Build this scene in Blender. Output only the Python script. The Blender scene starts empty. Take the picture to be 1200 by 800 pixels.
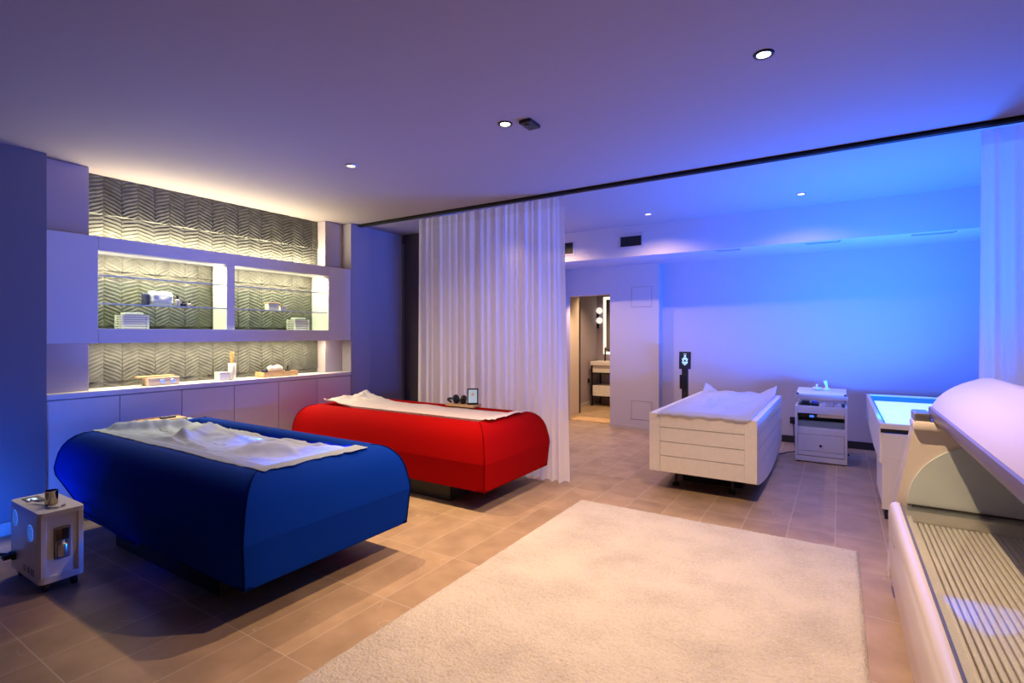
import bpy, bmesh, math, random
from mathutils import Vector, Matrix, noise

random.seed(7)
SC = bpy.context.scene
COL = SC.collection
PI = math.pi

# ------------------------------------------------------------------ camera
HC = 1.335           # camera height
YAW = math.atan(384 / 607.0)
cam = bpy.data.cameras.new('camera')
cam.sensor_width = 36.0
cam.lens = 607.0 / 1200 * 36
cam.shift_y = -8.5 / 1200
cam.clip_start = 0.02
co = bpy.data.objects.new('camera', cam)
COL.objects.link(co)
co.location = (0, 0, HC)
co.rotation_euler = (PI / 2, 0, YAW)
SC.camera = co

# ------------------------------------------------------------------ world, exposure
SC.view_settings.view_transform = 'Standard'
SC.view_settings.look = 'None'
SC.view_settings.gamma = 1.0
SC.view_settings.use_curve_mapping = False
SC.view_settings.exposure = 0.0
w = bpy.data.worlds.new('world')
SC.world = w
w.use_nodes = True
w.node_tree.nodes['Background'].inputs[0].default_value = (0.30, 0.28, 0.42, 1)
w.node_tree.nodes['Background'].inputs[1].default_value = 0.05
SC.cycles.max_bounces = 10
SC.cycles.diffuse_bounces = 5
SC.cycles.glossy_bounces = 4
SC.cycles.transmission_bounces = 8
SC.cycles.transparent_max_bounces = 12
SC.cycles.sample_clamp_indirect = 6.0
SC.cycles.caustics_reflective = False
SC.cycles.caustics_refractive = False

WARM = (1.0, 0.67, 0.37)
STRIP = (1.0, 0.87, 0.56)
BLUE = (0.005, 0.130, 1.0)

def spot(x, y, z, power, size=108, blend=0.9, col=WARM, rad=0.013):
    l = bpy.data.lights.new('downlight_beam', 'SPOT')
    l.energy = power; l.color = col; l.spot_size = math.radians(size); l.spot_blend = blend
    l.shadow_soft_size = rad
    o = bpy.data.objects.new('downlight_beam', l); COL.objects.link(o); o.location = (x, y, z)
    return o

def area(loc, sx, sy, power, col, direction, spread=180):
    l = bpy.data.lights.new('led_strip_light', 'AREA')
    l.shape = 'RECTANGLE'; l.size = sx; l.size_y = sy; l.energy = power; l.color = col
    l.spread = math.radians(spread)
    o = bpy.data.objects.new('led_strip_light', l); COL.objects.link(o); o.location = loc
    d = Vector(direction).normalized()
    # local -Z to direction, local X along world Y when possible
    zax = -d
    xax = Vector((0, 1, 0)) if abs(d.y) < 0.9 else Vector((1, 0, 0))
    xax = (xax - zax * xax.dot(zax)).normalized()
    yax = zax.cross(xax)
    o.rotation_euler = Matrix((xax, yax, zax)).transposed().to_euler()
    return o

DOWN = [(-1.70, 2.61), (-0.29, 2.585), (-3.10, 2.64)]
DOWN_FAR = [(-1.84, 5.80), (-0.316, 5.76), (-3.25, 5.82)]
CEIL, CEILF = 2.60, 2.70
for (x, y), p in zip(DOWN, (240, 270, 190)):
    spot(x, y, CEIL - 0.05, p, {240: 90, 270: 128, 190: 88}[p])
for (x, y), p in zip(DOWN_FAR, (75, 32, 130)):
    spot(x, y, CEILF - 0.03, p, 150, 0.9)
spot(-3.35, 8.35, 2.3, 130, 120)                                 # washroom downlight
spot(-3.35, 7.45, 1.9, 40, 140)

# cabinet LED strips
area((-4.91, 2.68, 2.085), 2.05, 0.02, 31, STRIP, (0.05, 0, 1))
area((-4.76, 2.10, 1.955), 0.9, 0.02, 18, STRIP, (-0.35, 0, -1))
area((-4.76, 3.18, 1.955), 0.95, 0.02, 18, STRIP, (-0.35, 0, -1))
area((-4.80, 2.68, 1.262), 2.05, 0.02, 20, STRIP, (-0.15, 0, -1))
# blue chromotherapy LEDs
area((0.62, 5.55, 0.684), 1.1, 0.03, 165, BLUE, (0.0, 0.42, 1))
area((0.38, 5.40, 0.684), 1.1, 0.03, 230, BLUE, (-0.6, 0.05, 1))
area((0.75, 6.55, 0.676), 0.6, 0.03, 8, BLUE, (0, -0.2, 1))
area((-3.3, 2.00, 0.60), 1.6, 0.03, 28, BLUE, (0, -0.6, 0.8))
area((-0.95, 5.4, 0.56), 1.6, 0.5, 12, BLUE, (0, 0, 1))
area((-2.50, 1.85, 0.60), 0.45, 0.03, 9, BLUE, (-0.6, 0, 0.8))  # extra strip, added to throw more blue onto the sheet's foot end
area((-4.25, 0.72, 0.06), 0.3, 0.1, 12, BLUE, (-0.6, 0.3, 0.6))   # unseen source without a fixture, added for low blue light by the pier

# ------------------------------------------------------------------ materials
def mat(name, col, rough=0.5, metal=0.0, spec=0.5, bump=0.0, bscale=60, var=0.0, vscale=8, emit=None, estr=0.0, coat=0.0, sheen=0.0):
    m = bpy.data.materials.new(name); m.use_nodes = True
    nt = m.node_tree; b = nt.nodes['Principled BSDF']
    b.inputs['Base Color'].default_value = (*col, 1)
    b.inputs['Roughness'].default_value = rough
    b.inputs['Metallic'].default_value = metal
    b.inputs['Specular IOR Level'].default_value = spec
    b.inputs['Coat Weight'].default_value = coat
    b.inputs['Sheen Weight'].default_value = sheen
    tc = nt.nodes.new('ShaderNodeTexCoord')
    if var > 0:
        n = nt.nodes.new('ShaderNodeTexNoise'); n.inputs['Scale'].default_value = vscale; n.inputs['Detail'].default_value = 4
        nt.links.new(tc.outputs['Object'], n.inputs['Vector'])
        r = nt.nodes.new('ShaderNodeValToRGB')
        r.color_ramp.elements[0].position = 0.3; r.color_ramp.elements[1].position = 0.7
        r.color_ramp.elements[0].color = (*[c * (1 - var) for c in col], 1)
        r.color_ramp.elements[1].color = (*[min(1, c * (1 + var)) for c in col], 1)
        nt.links.new(n.outputs['Fac'], r.inputs['Fac']); nt.links.new(r.outputs['Color'], b.inputs['Base Color'])
    if bump > 0:
        n2 = nt.nodes.new('ShaderNodeTexNoise'); n2.inputs['Scale'].default_value = bscale; n2.inputs['Detail'].default_value = 3
        nt.links.new(tc.outputs['Object'], n2.inputs['Vector'])
        bp = nt.nodes.new('ShaderNodeBump'); bp.inputs['Strength'].default_value = bump; bp.inputs['Distance'].default_value = 0.01
        nt.links.new(n2.outputs['Fac'], bp.inputs['Height']); nt.links.new(bp.outputs['Normal'], b.inputs['Normal'])
    if emit:
        b.inputs['Emission Color'].default_value = (*emit, 1); b.inputs['Emission Strength'].default_value = estr
    return m

def glass(name, col=(0.93, 1, 0.97), rough=0.0, ior=1.45):
    """thin clear sheet: mostly see-through with a Fresnel reflection"""
    m = bpy.data.materials.new(name); m.use_nodes = True
    nt = m.node_tree; nt.nodes.remove(nt.nodes['Principled BSDF'])
    out = nt.nodes['Material Output']
    t = nt.nodes.new('ShaderNodeBsdfTransparent'); t.inputs[0].default_value = (*col, 1)
    g = nt.nodes.new('ShaderNodeBsdfGlossy'); g.inputs['Roughness'].default_value = rough
    f = nt.nodes.new('ShaderNodeFresnel'); f.inputs['IOR'].default_value = ior
    mx = nt.nodes.new('ShaderNodeMixShader')
    # same reflectance from both faces of the sheet
    ge = nt.nodes.new('ShaderNodeNewGeometry'); mr = nt.nodes.new('ShaderNodeMapRange')
    mr.inputs['To Min'].default_value = ior; mr.inputs['To Max'].default_value = 1 / ior
    nt.links.new(ge.outputs['Backfacing'], mr.inputs['Value']); nt.links.new(mr.outputs[0], f.inputs['IOR'])
    nt.links.new(f.outputs[0], mx.inputs[0]); nt.links.new(t.outputs[0], mx.inputs[1]); nt.links.new(g.outputs[0], mx.inputs[2])
    nt.links.new(mx.outputs[0], out.inputs[0])
    return m

def cloth(name, col, transl=0.4, transp=0.0, bump=0.1, bscale=300):
    m = bpy.data.materials.new(name); m.use_nodes = True
    nt = m.node_tree; nt.nodes.remove(nt.nodes['Principled BSDF'])
    out = nt.nodes['Material Output']
    d = nt.nodes.new('ShaderNodeBsdfDiffuse'); d.inputs[0].default_value = (*col, 1)
    t = nt.nodes.new('ShaderNodeBsdfTranslucent'); t.inputs[0].default_value = (*col, 1)
    mx = nt.nodes.new('ShaderNodeMixShader'); mx.inputs[0].default_value = transl
    nt.links.new(d.outputs[0], mx.inputs[1]); nt.links.new(t.outputs[0], mx.inputs[2])
    last = mx
    if transp > 0:
        tr = nt.nodes.new('ShaderNodeBsdfTransparent')
        m2 = nt.nodes.new('ShaderNodeMixShader'); m2.inputs[0].default_value = transp
        nt.links.new(mx.outputs[0], m2.inputs[1]); nt.links.new(tr.outputs[0], m2.inputs[2]); last = m2
    if bump:
        tc = nt.nodes.new('ShaderNodeTexCoord')
        n2 = nt.nodes.new('ShaderNodeTexNoise'); n2.inputs['Scale'].default_value = bscale
        nt.links.new(tc.outputs['Object'], n2.inputs['Vector'])
        bp = nt.nodes.new('ShaderNodeBump'); bp.inputs['Strength'].default_value = bump; bp.inputs['Distance'].default_value = 0.005
        nt.links.new(n2.outputs['Fac'], bp.inputs['Height'])
        nt.links.new(bp.outputs['Normal'], d.inputs['Normal'])
    nt.links.new(last.outputs[0], out.inputs[0])
    return m

def floor_mat():
    m = bpy.data.materials.new('stone_tile'); m.use_nodes = True
    nt = m.node_tree; b = nt.nodes['Principled BSDF']; N = nt.nodes.new; L = nt.links.new
    geo = N('ShaderNodeNewGeometry'); sep = N('ShaderNodeSeparateXYZ'); L(geo.outputs['Position'], sep.inputs[0])
    def M(op, a, bb=None):
        n = N('ShaderNodeMath'); n.operation = op
        for i, v in enumerate((a, bb)):
            if v is None: continue
            if isinstance(v, (int, float)): n.inputs[i].default_value = v
            else: L(v, n.inputs[i])
        return n.outputs[0]
    PX, PY = 0.2745, 0.5545
    gx = M('DIVIDE', M('ADD', sep.outputs[0], 0.025 + 40 * PX), PX)
    gy = M('DIVIDE', M('ADD', sep.outputs[1], -1.315 + 40 * PY), PY)
    fx = M('FRACT', gx); fy = M('FRACT', gy)
    dx = M('MULTIPLY', M('MINIMUM', fx, M('SUBTRACT', 1.0, fx)), PX)
    dy = M('MULTIPLY', M('MINIMUM', fy, M('SUBTRACT', 1.0, fy)), PY)
    dd = M('MINIMUM', dx, dy)
    grout = M('LESS_THAN', dd, 0.0016)
    cell = N('ShaderNodeCombineXYZ'); L(M('FLOOR', gx), cell.inputs[0]); L(M('FLOOR', gy), cell.inputs[1])
    wn = N('ShaderNodeTexWhiteNoise'); L(cell.outputs[0], wn.inputs['Vector'])
    # clouded stone, offset per tile
    off = N('ShaderNodeVectorMath'); off.operation = 'SCALE'; L(wn.outputs['Color'], off.inputs[0]); off.inputs['Scale'].default_value = 7
    add = N('ShaderNodeVectorMath'); L(off.outputs[0], add.inputs[0]); L(geo.outputs['Position'], add.inputs[1])
    n1 = N('ShaderNodeTexNoise'); n1.inputs['Scale'].default_value = 5; n1.inputs['Detail'].default_value = 6; L(add.outputs[0], n1.inputs['Vector'])
    ramp = N('ShaderNodeValToRGB'); L(n1.outputs['Fac'], ramp.inputs[0])
    ramp.color_ramp.elements[0].position = 0.3; ramp.color_ramp.elements[0].color = (0.31, 0.212, 0.132, 1)
    ramp.color_ramp.elements[1].position = 0.75; ramp.color_ramp.elements[1].color = (0.45, 0.315, 0.20, 1)
    # thin pale veins
    n2 = N('ShaderNodeTexNoise'); n2.inputs['Scale'].default_value = 2.2; n2.inputs['Detail'].default_value = 3; L(add.outputs[0], n2.inputs['Vector'])
    v = M('ABSOLUTE', M('SUBTRACT', n2.outputs['Fac'], 0.5))
    n3 = N('ShaderNodeTexNoise'); n3.inputs['Scale'].default_value = 3.0; L(add.outputs[0], n3.inputs['Vector'])
    vein = M('MULTIPLY', M('LESS_THAN', v, 0.0022), M('GREATER_THAN', n3.outputs['Fac'], 0.60))
    tint = N('ShaderNodeMix'); tint.data_type = 'RGBA'; tint.blend_type = 'MULTIPLY'
    tint.inputs[0].default_value = 1.0
    L(ramp.outputs[0], tint.inputs[6])
    tv = M('ADD', 0.92, M('MULTIPLY', wn.outputs['Value'], 0.16))
    cmb = N('ShaderNodeCombineColor'); L(tv, cmb.inputs[0]); L(tv, cmb.inputs[1]); L(tv, cmb.inputs[2]); L(cmb.outputs[0], tint.inputs[7])
    mx = N('ShaderNodeMix'); mx.data_type = 'RGBA'; L(M('MULTIPLY', vein, 0.55), mx.inputs[0]); L(tint.outputs[2], mx.inputs[6]); mx.inputs[7].default_value = (0.52, 0.46, 0.40, 1)
    mg = N('ShaderNodeMix'); mg.data_type = 'RGBA'; L(grout, mg.inputs[0]); L(mx.outputs[2], mg.inputs[6]); mg.inputs[7].default_value = (0.56, 0.46, 0.37, 1)
    L(mg.outputs[2], b.inputs['Base Color'])
    b.inputs['Roughness'].default_value = 0.48
    b.inputs['Specular IOR Level'].default_value = 0.28
    bp = N('ShaderNodeBump'); bp.inputs['Strength'].default_value = 0.15; bp.inputs['Distance'].default_value = 0.004
    L(n1.outputs['Fac'], bp.inputs['Height']); L(bp.outputs[0], b.inputs['Normal'])
    return m

WALLC = (0.50, 0.46, 0.49)
Mwall = mat('wall_paint', WALLC, 0.75, bump=0.05, bscale=180)
Mceil = mat('ceiling_paint', (0.33, 0.285, 0.285), 0.85, bump=0.04, bscale=160)
Mdeep = mat('charcoal_paint', (0.10, 0.10, 0.11), 0.8, bump=0.05, bscale=150)
Mdark = mat('dark_paint', (0.06, 0.045, 0.06), 0.7, bump=0.04, bscale=120)
Mfloor = floor_mat()
Mbase_dark = mat('dark_skirting', (0.02, 0.02, 0.024), 0.5, bump=0.02)
Mbase_light = mat('light_skirting', (0.5, 0.45, 0.43), 0.55, bump=0.02)
Mlac = mat('satin_lacquer', (0.74, 0.71, 0.74), 0.42, bump=0.02, bscale=30)
Mlac2 = mat('satin_lacquer_side', (0.46, 0.40, 0.45), 0.42, bump=0.02, bscale=30)
Mward = mat('wardrobe_lacquer', (0.34, 0.31, 0.36), 0.45, bump=0.02, bscale=30)
Mtop = mat('worktop_white', (0.78, 0.75, 0.76), 0.35, bump=0.01)
Mtile = mat('ribbed_relief_tile', (0.072, 0.072, 0.063), 0.55, var=0.3, vscale=14, bump=0.15, bscale=90)
Mglass = glass('clear_glass', (0.92, 0.98, 0.95))
Mgedge = mat('glass_edge_green', (0.75, 0.92, 0.82), 0.2, bump=0.01)
Mblack = mat('black_plastic', (0.012, 0.012, 0.014), 0.4, bump=0.02)
Mblackm = mat('black_metal', (0.015, 0.015, 0.016), 0.35, metal=0.4, bump=0.01)
Mbluef = mat('blue_stretch_fabric', (0.0005, 0.030, 0.29), 0.85, spec=0.06, bump=0.12, bscale=500)
Mbluep = mat('blue_piping', (0.001, 0.008, 0.07), 0.9, spec=0.02, bump=0.1, bscale=400)
Mredf = mat('red_stretch_fabric', (0.34, 0.001, 0.0015), 0.85, spec=0.06, bump=0.12, bscale=500)
Mredp = mat('red_piping', (0.14, 0.001, 0.001), 0.9, spec=0.02, bump=0.1, bscale=400)
Mmemb = mat('water_membrane', (0.55, 0.6, 0.72), 0.4, bump=0.05, bscale=20)
Msheet = cloth('thin_sheet_blue_light_tint', (0.52, 0.60, 0.70), 0.45, 0.0, 0.15, 120)  # white sheet; part of the blue light is mixed into its colour
Msheet2 = cloth('thin_sheet_red_bounce_tint', (0.90, 0.82, 0.80), 0.3, 0.0, 0.15, 120)  # white sheet; pink bounce from the red bed is put into its colour
Msheet3 = cloth('thin_film_sheet', (0.66, 0.67, 0.76), 0.35, 0.0, 0.3, 40)  # lavender cast of the blue light is tinted into this white sheet
Mcurt = cloth('sheer_voile', (0.96, 0.95, 0.95), 0.45, 0.05, 0.1, 400)
Mcurth = cloth('voile_heading', (0.86, 0.85, 0.86), 0.35, 0.0, 0.1, 400)
Mwhite = mat('white_lacquer', (0.80, 0.78, 0.76), 0.35, bump=0.01, bscale=20)
Mgroove = mat('shadow_gap_grey', (0.22, 0.21, 0.21), 0.7, bump=0.02)
Mpaint = mat('white_painted_wood', (0.80, 0.775, 0.74), 0.42, bump=0.06, bscale=90, var=0.03, vscale=25)
Mwood = mat('pale_oak', (0.62, 0.40, 0.20), 0.5, bump=0.1, bscale=60, var=0.2, vscale=18)
Mmarble = mat('white_marble', (0.80, 0.77, 0.72), 0.3, var=0.08, vscale=30)
Mchrome = mat('polished_chrome', (0.8, 0.8, 0.8), 0.12, metal=1.0, bump=0.01)
Malu = mat('brushed_aluminium', (0.72, 0.72, 0.70), 0.32, metal=1.0, bump=0.05, bscale=200)
Mmirror = mat('mirror_plate', (0.80, 0.93, 0.97), 0.2, metal=0.4, bump=0.02, bscale=5)
Mtube = mat('white_lamp_tube', (0.82, 0.76, 0.68), 0.35, bump=0.05, bscale=250, var=0.12, vscale=220)
Mtubegap = mat('reflector_dark', (0.05, 0.045, 0.05), 0.4, bump=0.02)
Mcream = mat('cream_gloss_shell', (0.72, 0.66, 0.62), 0.22, bump=0.01, bscale=10, coat=0.3)
Mpink = mat('pearl_shell', (0.62, 0.54, 0.55), 0.25, bump=0.01, bscale=10, coat=0.4)
Mpurple = mat('shell_rim', (0.15, 0.125, 0.27), 0.3, bump=0.01)
Mamber = mat('amber_reed', (0.75, 0.38, 0.06), 0.5, bump=0.02)
Mpouch = mat('white_quilted_cloth', (0.78, 0.76, 0.73), 0.7, bump=0.3, bscale=80)
Mnavy = mat('navy_cloth', (0.02, 0.025, 0.09), 0.7, bump=0.2, bscale=120)
Mwater = mat('dark_amber_glass', (0.20, 0.11, 0.05), 0.1, metal=0.6, bump=0.01)
Mscreen = mat('lit_tablet_screen', (0.35, 0.42, 0.48), 0.15, bump=0.01, emit=(0.55, 0.72, 0.85), estr=0.45)
Mfig = mat('lit_display_mark', (0.5, 0.75, 0.75), 0.3, bump=0.01, emit=(0.45, 0.80, 0.80), estr=0.8)
Mled = mat('blue_led', (0.1, 0.2, 0.8), 0.4, bump=0.01, emit=(0.05, 0.20, 1.0), estr=1.3)
Mledw = mat('pale_lit_display', (0.6, 0.75, 0.8), 0.3, bump=0.01, emit=(0.6, 0.85, 1.0), estr=1.0)
Mbulb = mat('downlight_lamp', (1, 0.9, 0.7), 0.3, bump=0.01, emit=(1.0, 0.80, 0.50), estr=25)
Mbulb2 = mat('small_downlight_lamp', (1, 0.9, 0.7), 0.3, bump=0.01, emit=(1.0, 0.78, 0.5), estr=3)
Mglobe = mat('opal_globe', (0.9, 0.88, 0.85), 0.3, bump=0.01, emit=(1.0, 0.9, 0.8), estr=0.9)
Mmirlit = mat('backlit_mirror_edge', (0.9, 0.88, 0.75), 0.3, bump=0.01, emit=(1.0, 0.92, 0.62), estr=1.6)
Mglow = mat('lit_water_membrane', (0.55, 0.65, 0.85), 0.35, bump=0.03, bscale=12, emit=(0.42, 0.62, 1.0), estr=1.15)
Mglowrim = mat('blue_lit_edge_profile', (0.01, 0.06, 0.5), 0.4, bump=0.01, emit=(0.0, 0.10, 1.0), estr=0.8)

def rug_mat():
    m = mat('shaggy_wool', (0.62, 0.53, 0.43), 0.95, spec=0.1)
    nt = m.node_tree; b = nt.nodes['Principled BSDF']; N = nt.nodes.new; L = nt.links.new
    geo = N('ShaderNodeNewGeometry')
    n1 = N('ShaderNodeTexNoise'); n1.inputs['Scale'].default_value = 3.2; n1.inputs['Detail'].default_value = 5; L(geo.outputs['Position'], n1.inputs['Vector'])
    n2 = N('ShaderNodeTexNoise'); n2.inputs['Scale'].default_value = 85; n2.inputs['Detail'].default_value = 3; L(geo.outputs['Position'], n2.inputs['Vector'])
    mix = N('ShaderNodeMath'); mix.operation = 'MULTIPLY_ADD'; L(n2.outputs['Fac'], mix.inputs[0]); mix.inputs[1].default_value = 0.75; L(n1.outputs['Fac'], mix.inputs[2])
    r = N('ShaderNodeValToRGB'); L(mix.outputs[0], r.inputs[0])
    r.color_ramp.elements[0].position = 0.55; r.color_ramp.elements[0].color = (0.42, 0.38, 0.34, 1)
    r.color_ramp.elements[1].position = 1.05; r.color_ramp.elements[1].color = (0.58, 0.53, 0.47, 1)
    L(r.outputs[0], b.inputs['Base Color'])
    bp = N('ShaderNodeBump'); bp.inputs['Strength'].default_value = 0.8; bp.inputs['Distance'].default_value = 0.01
    L(n2.outputs['Fac'], bp.inputs['Height']); L(bp.outputs[0], b.inputs['Normal'])
    return m
Mrug = rug_mat()

# ------------------------------------------------------------------ mesh helpers
OFF = {}
class MB:
    """collects shapes in world coordinates and links them as ONE mesh object"""
    def __init__(s): s.bm = bmesh.new()
    def _xf(s, vs, M):
        if M is not None:
            for v in vs: v.co = M @ v.co
    def box(s, x0, x1, y0, y1, z0, z1, bev=0.0, seg=2, M=None):
        r = bmesh.ops.create_cube(s.bm, size=1.0)
        vs = r['verts']
        for v in vs:
            v.co = Vector((x0 + (v.co.x + .5) * (x1 - x0), y0 + (v.co.y + .5) * (y1 - y0), z0 + (v.co.z + .5) * (z1 - z0)))
        s._xf(vs, M)
        if bev > 0:
            es = list({e for v in vs for e in v.link_edges})
            bmesh.ops.bevel(s.bm, geom=es, offset=bev, segments=seg, affect='EDGES', profile=0.5)
        return s
    def tube(s, pts, r, n=8, cap=True):
        pts = [Vector(p) for p in pts]
        rings = []
        up = None
        for i, p in enumerate(pts):
            t = (pts[min(i + 1, len(pts) - 1)] - pts[max(i - 1, 0)]).normalized()
            if up is None:
                up = Vector((0, 0, 1)) if abs(t.z) < .9 else Vector((1, 0, 0))
            a = t.cross(up)
            if a.length < 1e-6: a = t.orthogonal()
            a.normalize(); bb = a.cross(t).normalized(); up = bb
            rr = r[i] if isinstance(r, (list, tuple)) else r
            rings.append([s.bm.verts.new(p + a * math.cos(2 * PI * k / n) * rr + bb * math.sin(2 * PI * k / n) * rr) for k in range(n)])
        for A, B in zip(rings, rings[1:]):
            for k in range(n): s.bm.faces.new((A[k], A[(k + 1) % n], B[(k + 1) % n], B[k]))
        if cap:
            s.bm.faces.new(rings[0][::-1]); s.bm.faces.new(rings[-1])
        return s
    def lathe(s, cx, cy, prof, n=24, M=None):
        rings = []
        for r, z in prof:
            ring = [s.bm.verts.new((cx + math.cos(2 * PI * k / n) * max(r, 1e-4), cy + math.sin(2 * PI * k / n) * max(r, 1e-4), z)) for k in range(n)]
            rings.append(ring)
        for A, B in zip(rings, rings[1:]):
            for k in range(n): s.bm.faces.new((A[k], A[(k + 1) % n], B[(k + 1) % n], B[k]))
        s.bm.faces.new(rings[0][::-1]); s.bm.faces.new(rings[-1])
        if M is not None: s._xf([v for R_ in rings for v in R_], M)
        return s
    def prism(s, poly, ax, a0, a1, bev=0):
        """extrude a 2-D outline along axis ax ('x','y','z') from a0 to a1"""
        def P(u, v, a):
            return {'x': (a, u, v), 'y': (u, a, v), 'z': (u, v, a)}[ax]
        A = [s.bm.verts.new(P(u, v, a0)) for u, v in poly]; B = [s.bm.verts.new(P(u, v, a1)) for u, v in poly]
        n = len(poly)
        for k in range(n): s.bm.faces.new((A[k], A[(k + 1) % n], B[(k + 1) % n], B[k]))
        s.bm.faces.new(A[::-1]); s.bm.faces.new(B)
        return s
    def grid(s, nx, ny, fn):
        V = [[s.bm.verts.new(fn(i / nx, j / ny)) for j in range(ny + 1)] for i in range(nx + 1)]
        for i in range(nx):
            for j in range(ny):
                s.bm.faces.new((V[i][j], V[i + 1][j], V[i + 1][j + 1], V[i][j + 1]))
        return V
    def build(s, name, m, parent=None, smooth=False, angle=None, solid=0.0, fixn=True, off=None):
        if fixn: bmesh.ops.recalc_face_normals(s.bm, faces=s.bm.faces)
        o_ = OFF.get(parent.name, Vector((0, 0, 0))) if parent else Vector((0, 0, 0))
        if parent is None:
            cs = [v.co for v in s.bm.verts]
            o_ = Vector((sum(c.x for c in cs) / len(cs), sum(c.y for c in cs) / len(cs), min(c.z for c in cs)))
        for v in s.bm.verts: v.co -= o_
        me = bpy.data.meshes.new(name)
        if smooth or angle:
            for f in s.bm.faces: f.smooth = True
        if angle:
            a = math.radians(angle)
            for e in s.bm.edges:
                if len(e.link_faces) == 2 and e.calc_face_angle(0) > a: e.smooth = False
        s.bm.to_mesh(me); s.bm.free()
        me.materials.append(m)
        o = bpy.data.objects.new(name, me); COL.objects.link(o)
        if parent: o.parent = parent
        else: o.location = o_
        OFF[o.name] = o_
        if solid:
            md = o.modifiers.new('thickness', 'SOLIDIFY'); md.thickness = solid; md.offset = 0
        return o

def thing(name, loc, label, cat, group=None):
    o = bpy.data.objects.new(name, None); COL.objects.link(o)
    o.location = loc; o.empty_display_size = 0.1
    OFF[o.name] = Vector(loc)
    o['label'] = label; o['category'] = cat
    if group: o['group'] = group
    return o
def tag(o, label, cat, group=None):
    o['label'] = label; o['category'] = cat
    if group: o['group'] = group
    return o
def struct(o): o['kind'] = 'structure'; return o
def B(*a, **k): return MB().box(*a, **k)
def copy_tree(o, loc, label, group=None, parent=None):
    c = o.copy(); COL.objects.link(c)
    if parent is None:
        c.location = loc; c['label'] = label
        if group: c['group'] = group
    else: c.parent = parent
    for ch in [x for x in bpy.data.objects if x.parent == o]:
        copy_tree(ch, None, None, None, c)
    return c
def fbm(x, y, z=0.0):
    return noise.fractal(Vector((x, y, z)), 1.0, 2.0, 4)

# ------------------------------------------------------------------ room shell
XR, YN = 2.3, -2.6
struct(B(-5.2, XR + .2, YN, 10.2, -0.12, 0).build('floor', Mfloor))
struct(B(-5.2, XR, YN, 4.14, CEIL, CEIL + .25).build('ceiling', Mceil))
struct(B(-3.6, XR, 4.14, 7.4, CEILF, CEILF + .15).build('ceiling_rear', Mceil))
struct(B(-5.2, -3.6, 4.14, 7.4, CEIL, CEIL + .25).build('ceiling_alcove', Mceil))
struct(B(-5.2, -5.0, YN, 4.95, 0, CEIL).build('wall_left', Mwall))
struct(B(-5.0, -4.69, YN, 1.322, 0, CEIL).build('wall_left_pier', mat('pier_grey_paint', (0.20, 0.19, 0.23), 0.75, bump=0.05, bscale=180)))
struct(B(-4.69, -4.675, YN, 1.30, 0, 0.085).build('baseboard_left', Mbase_light))
struct(B(-4.70, -3.65, 4.85, 5.0, 0, CEIL).build('wall_alcove', Mdark))
struct(B(-3.75, -3.6, 5.0, 7.0, 0, CEILF).build('wall_alcove_return', Mwall))
# rear wall with the washroom doorway and the shallow pier
YD, YB, XP = 7.08, 7.25, -2.095
door_w = MB()
door_w.box(-3.75, -3.55, YD, YB + .05, 0, CEILF); door_w.box(-3.55, -2.805, YD, YB + .05, 1.915, CEILF); door_w.box(-2.805, XP, YD, YB + .05, 0, CEILF)
struct(door_w.build('wall_rear_pier', Mwall))
struct(B(XP, XR, YB, YB + .2, 0, CEILF).build('wall_rear', Mwall))
struct(B(-3.75, XR, 6.33, YB + .05, 2.316, CEILF).build('trim_1', Mwall))
struct(B(XR, XR + .2, YN, YB + .2, 0, CEILF + .1).build('wall_right', Mdeep))
struct(B(-5.2, XR + .2, YN - .2, YN, 0, CEIL).build('wall_near', Mdeep))
struct(B(XP, XR, YB - .014, YB, 0, 0.085).build('baseboard_rear', Mbase_dark))
struct(B(-2.805, XP - .001, YD - .012, YD, 0, 0.05).build('baseboard_pier', Mbase_light))
struct(B(-3.55, -2.805, 7.3, 7.66, 0, 0.012).build('trim_2', Mwood))
# washroom beyond the doorway
struct(B(-3.95, -3.73, 7.3, 8.02, 0, 2.3).build('wall_washroom_side', mat('warm_plaster', (0.66, 0.56, 0.48), 0.7, bump=0.05)))
struct(B(-4.2, -4.0, 8.25, 9.6, 0, 2.3).build('wall_washroom_left', mat('mauve_plaster', (0.36, 0.30, 0.36), 0.7, bump=0.05)))
struct(B(-4.2, -2.0, 9.42, 9.6, 0, 2.3).build('wall_washroom_back', mat('mauve_plaster', (0.36, 0.30, 0.36), 0.7, bump=0.05)))
struct(B(-2.2, -2.0, 7.3, 9.6, 0, 2.3).build('wall_washroom_right', Mwall))
struct(B(-4.2, -2.0, 7.3, 9.6, 2.32, 2.5).build('ceiling_washroom', Mceil))
struct(B(-4.0, -3.985, 8.28, 9.42, 0, 0.07).build('baseboard_washroom', Mbase_light))
struct(B(-3.80, -3.725, 8.021, 8.07, 0, 1.9).build('trim_3', Mblackm))
# access hatches: flush panels with a thin reveal
for z0, z1, txt in ((1.715, 1.998, 'upper square access hatch flush in the rear pier wall'), (0.138, 0.40, 'lower square access hatch flush in the rear pier wall')):
    a = thing('access_hatch', (-2.34, YD, z0), txt, 'hatch', 'access hatches in the rear pier')
    f = MB()
    for (x0, x1, q0, q1) in ((-2.486, -2.482, z0, z1), (-2.196, -2.192, z0, z1), (-2.486, -2.192, z0, z0 + .004), (-2.486, -2.192, z1 - .004, z1)):
        f.box(x0, x1, YD - .003, YD, q0, q1)
    f.build('frame', Mgroove, a)
    B(-2.480, -2.198, YD - .002, YD + .0, z0 + .006, z1 - .006).build('cover', Mwall, a)

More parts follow.
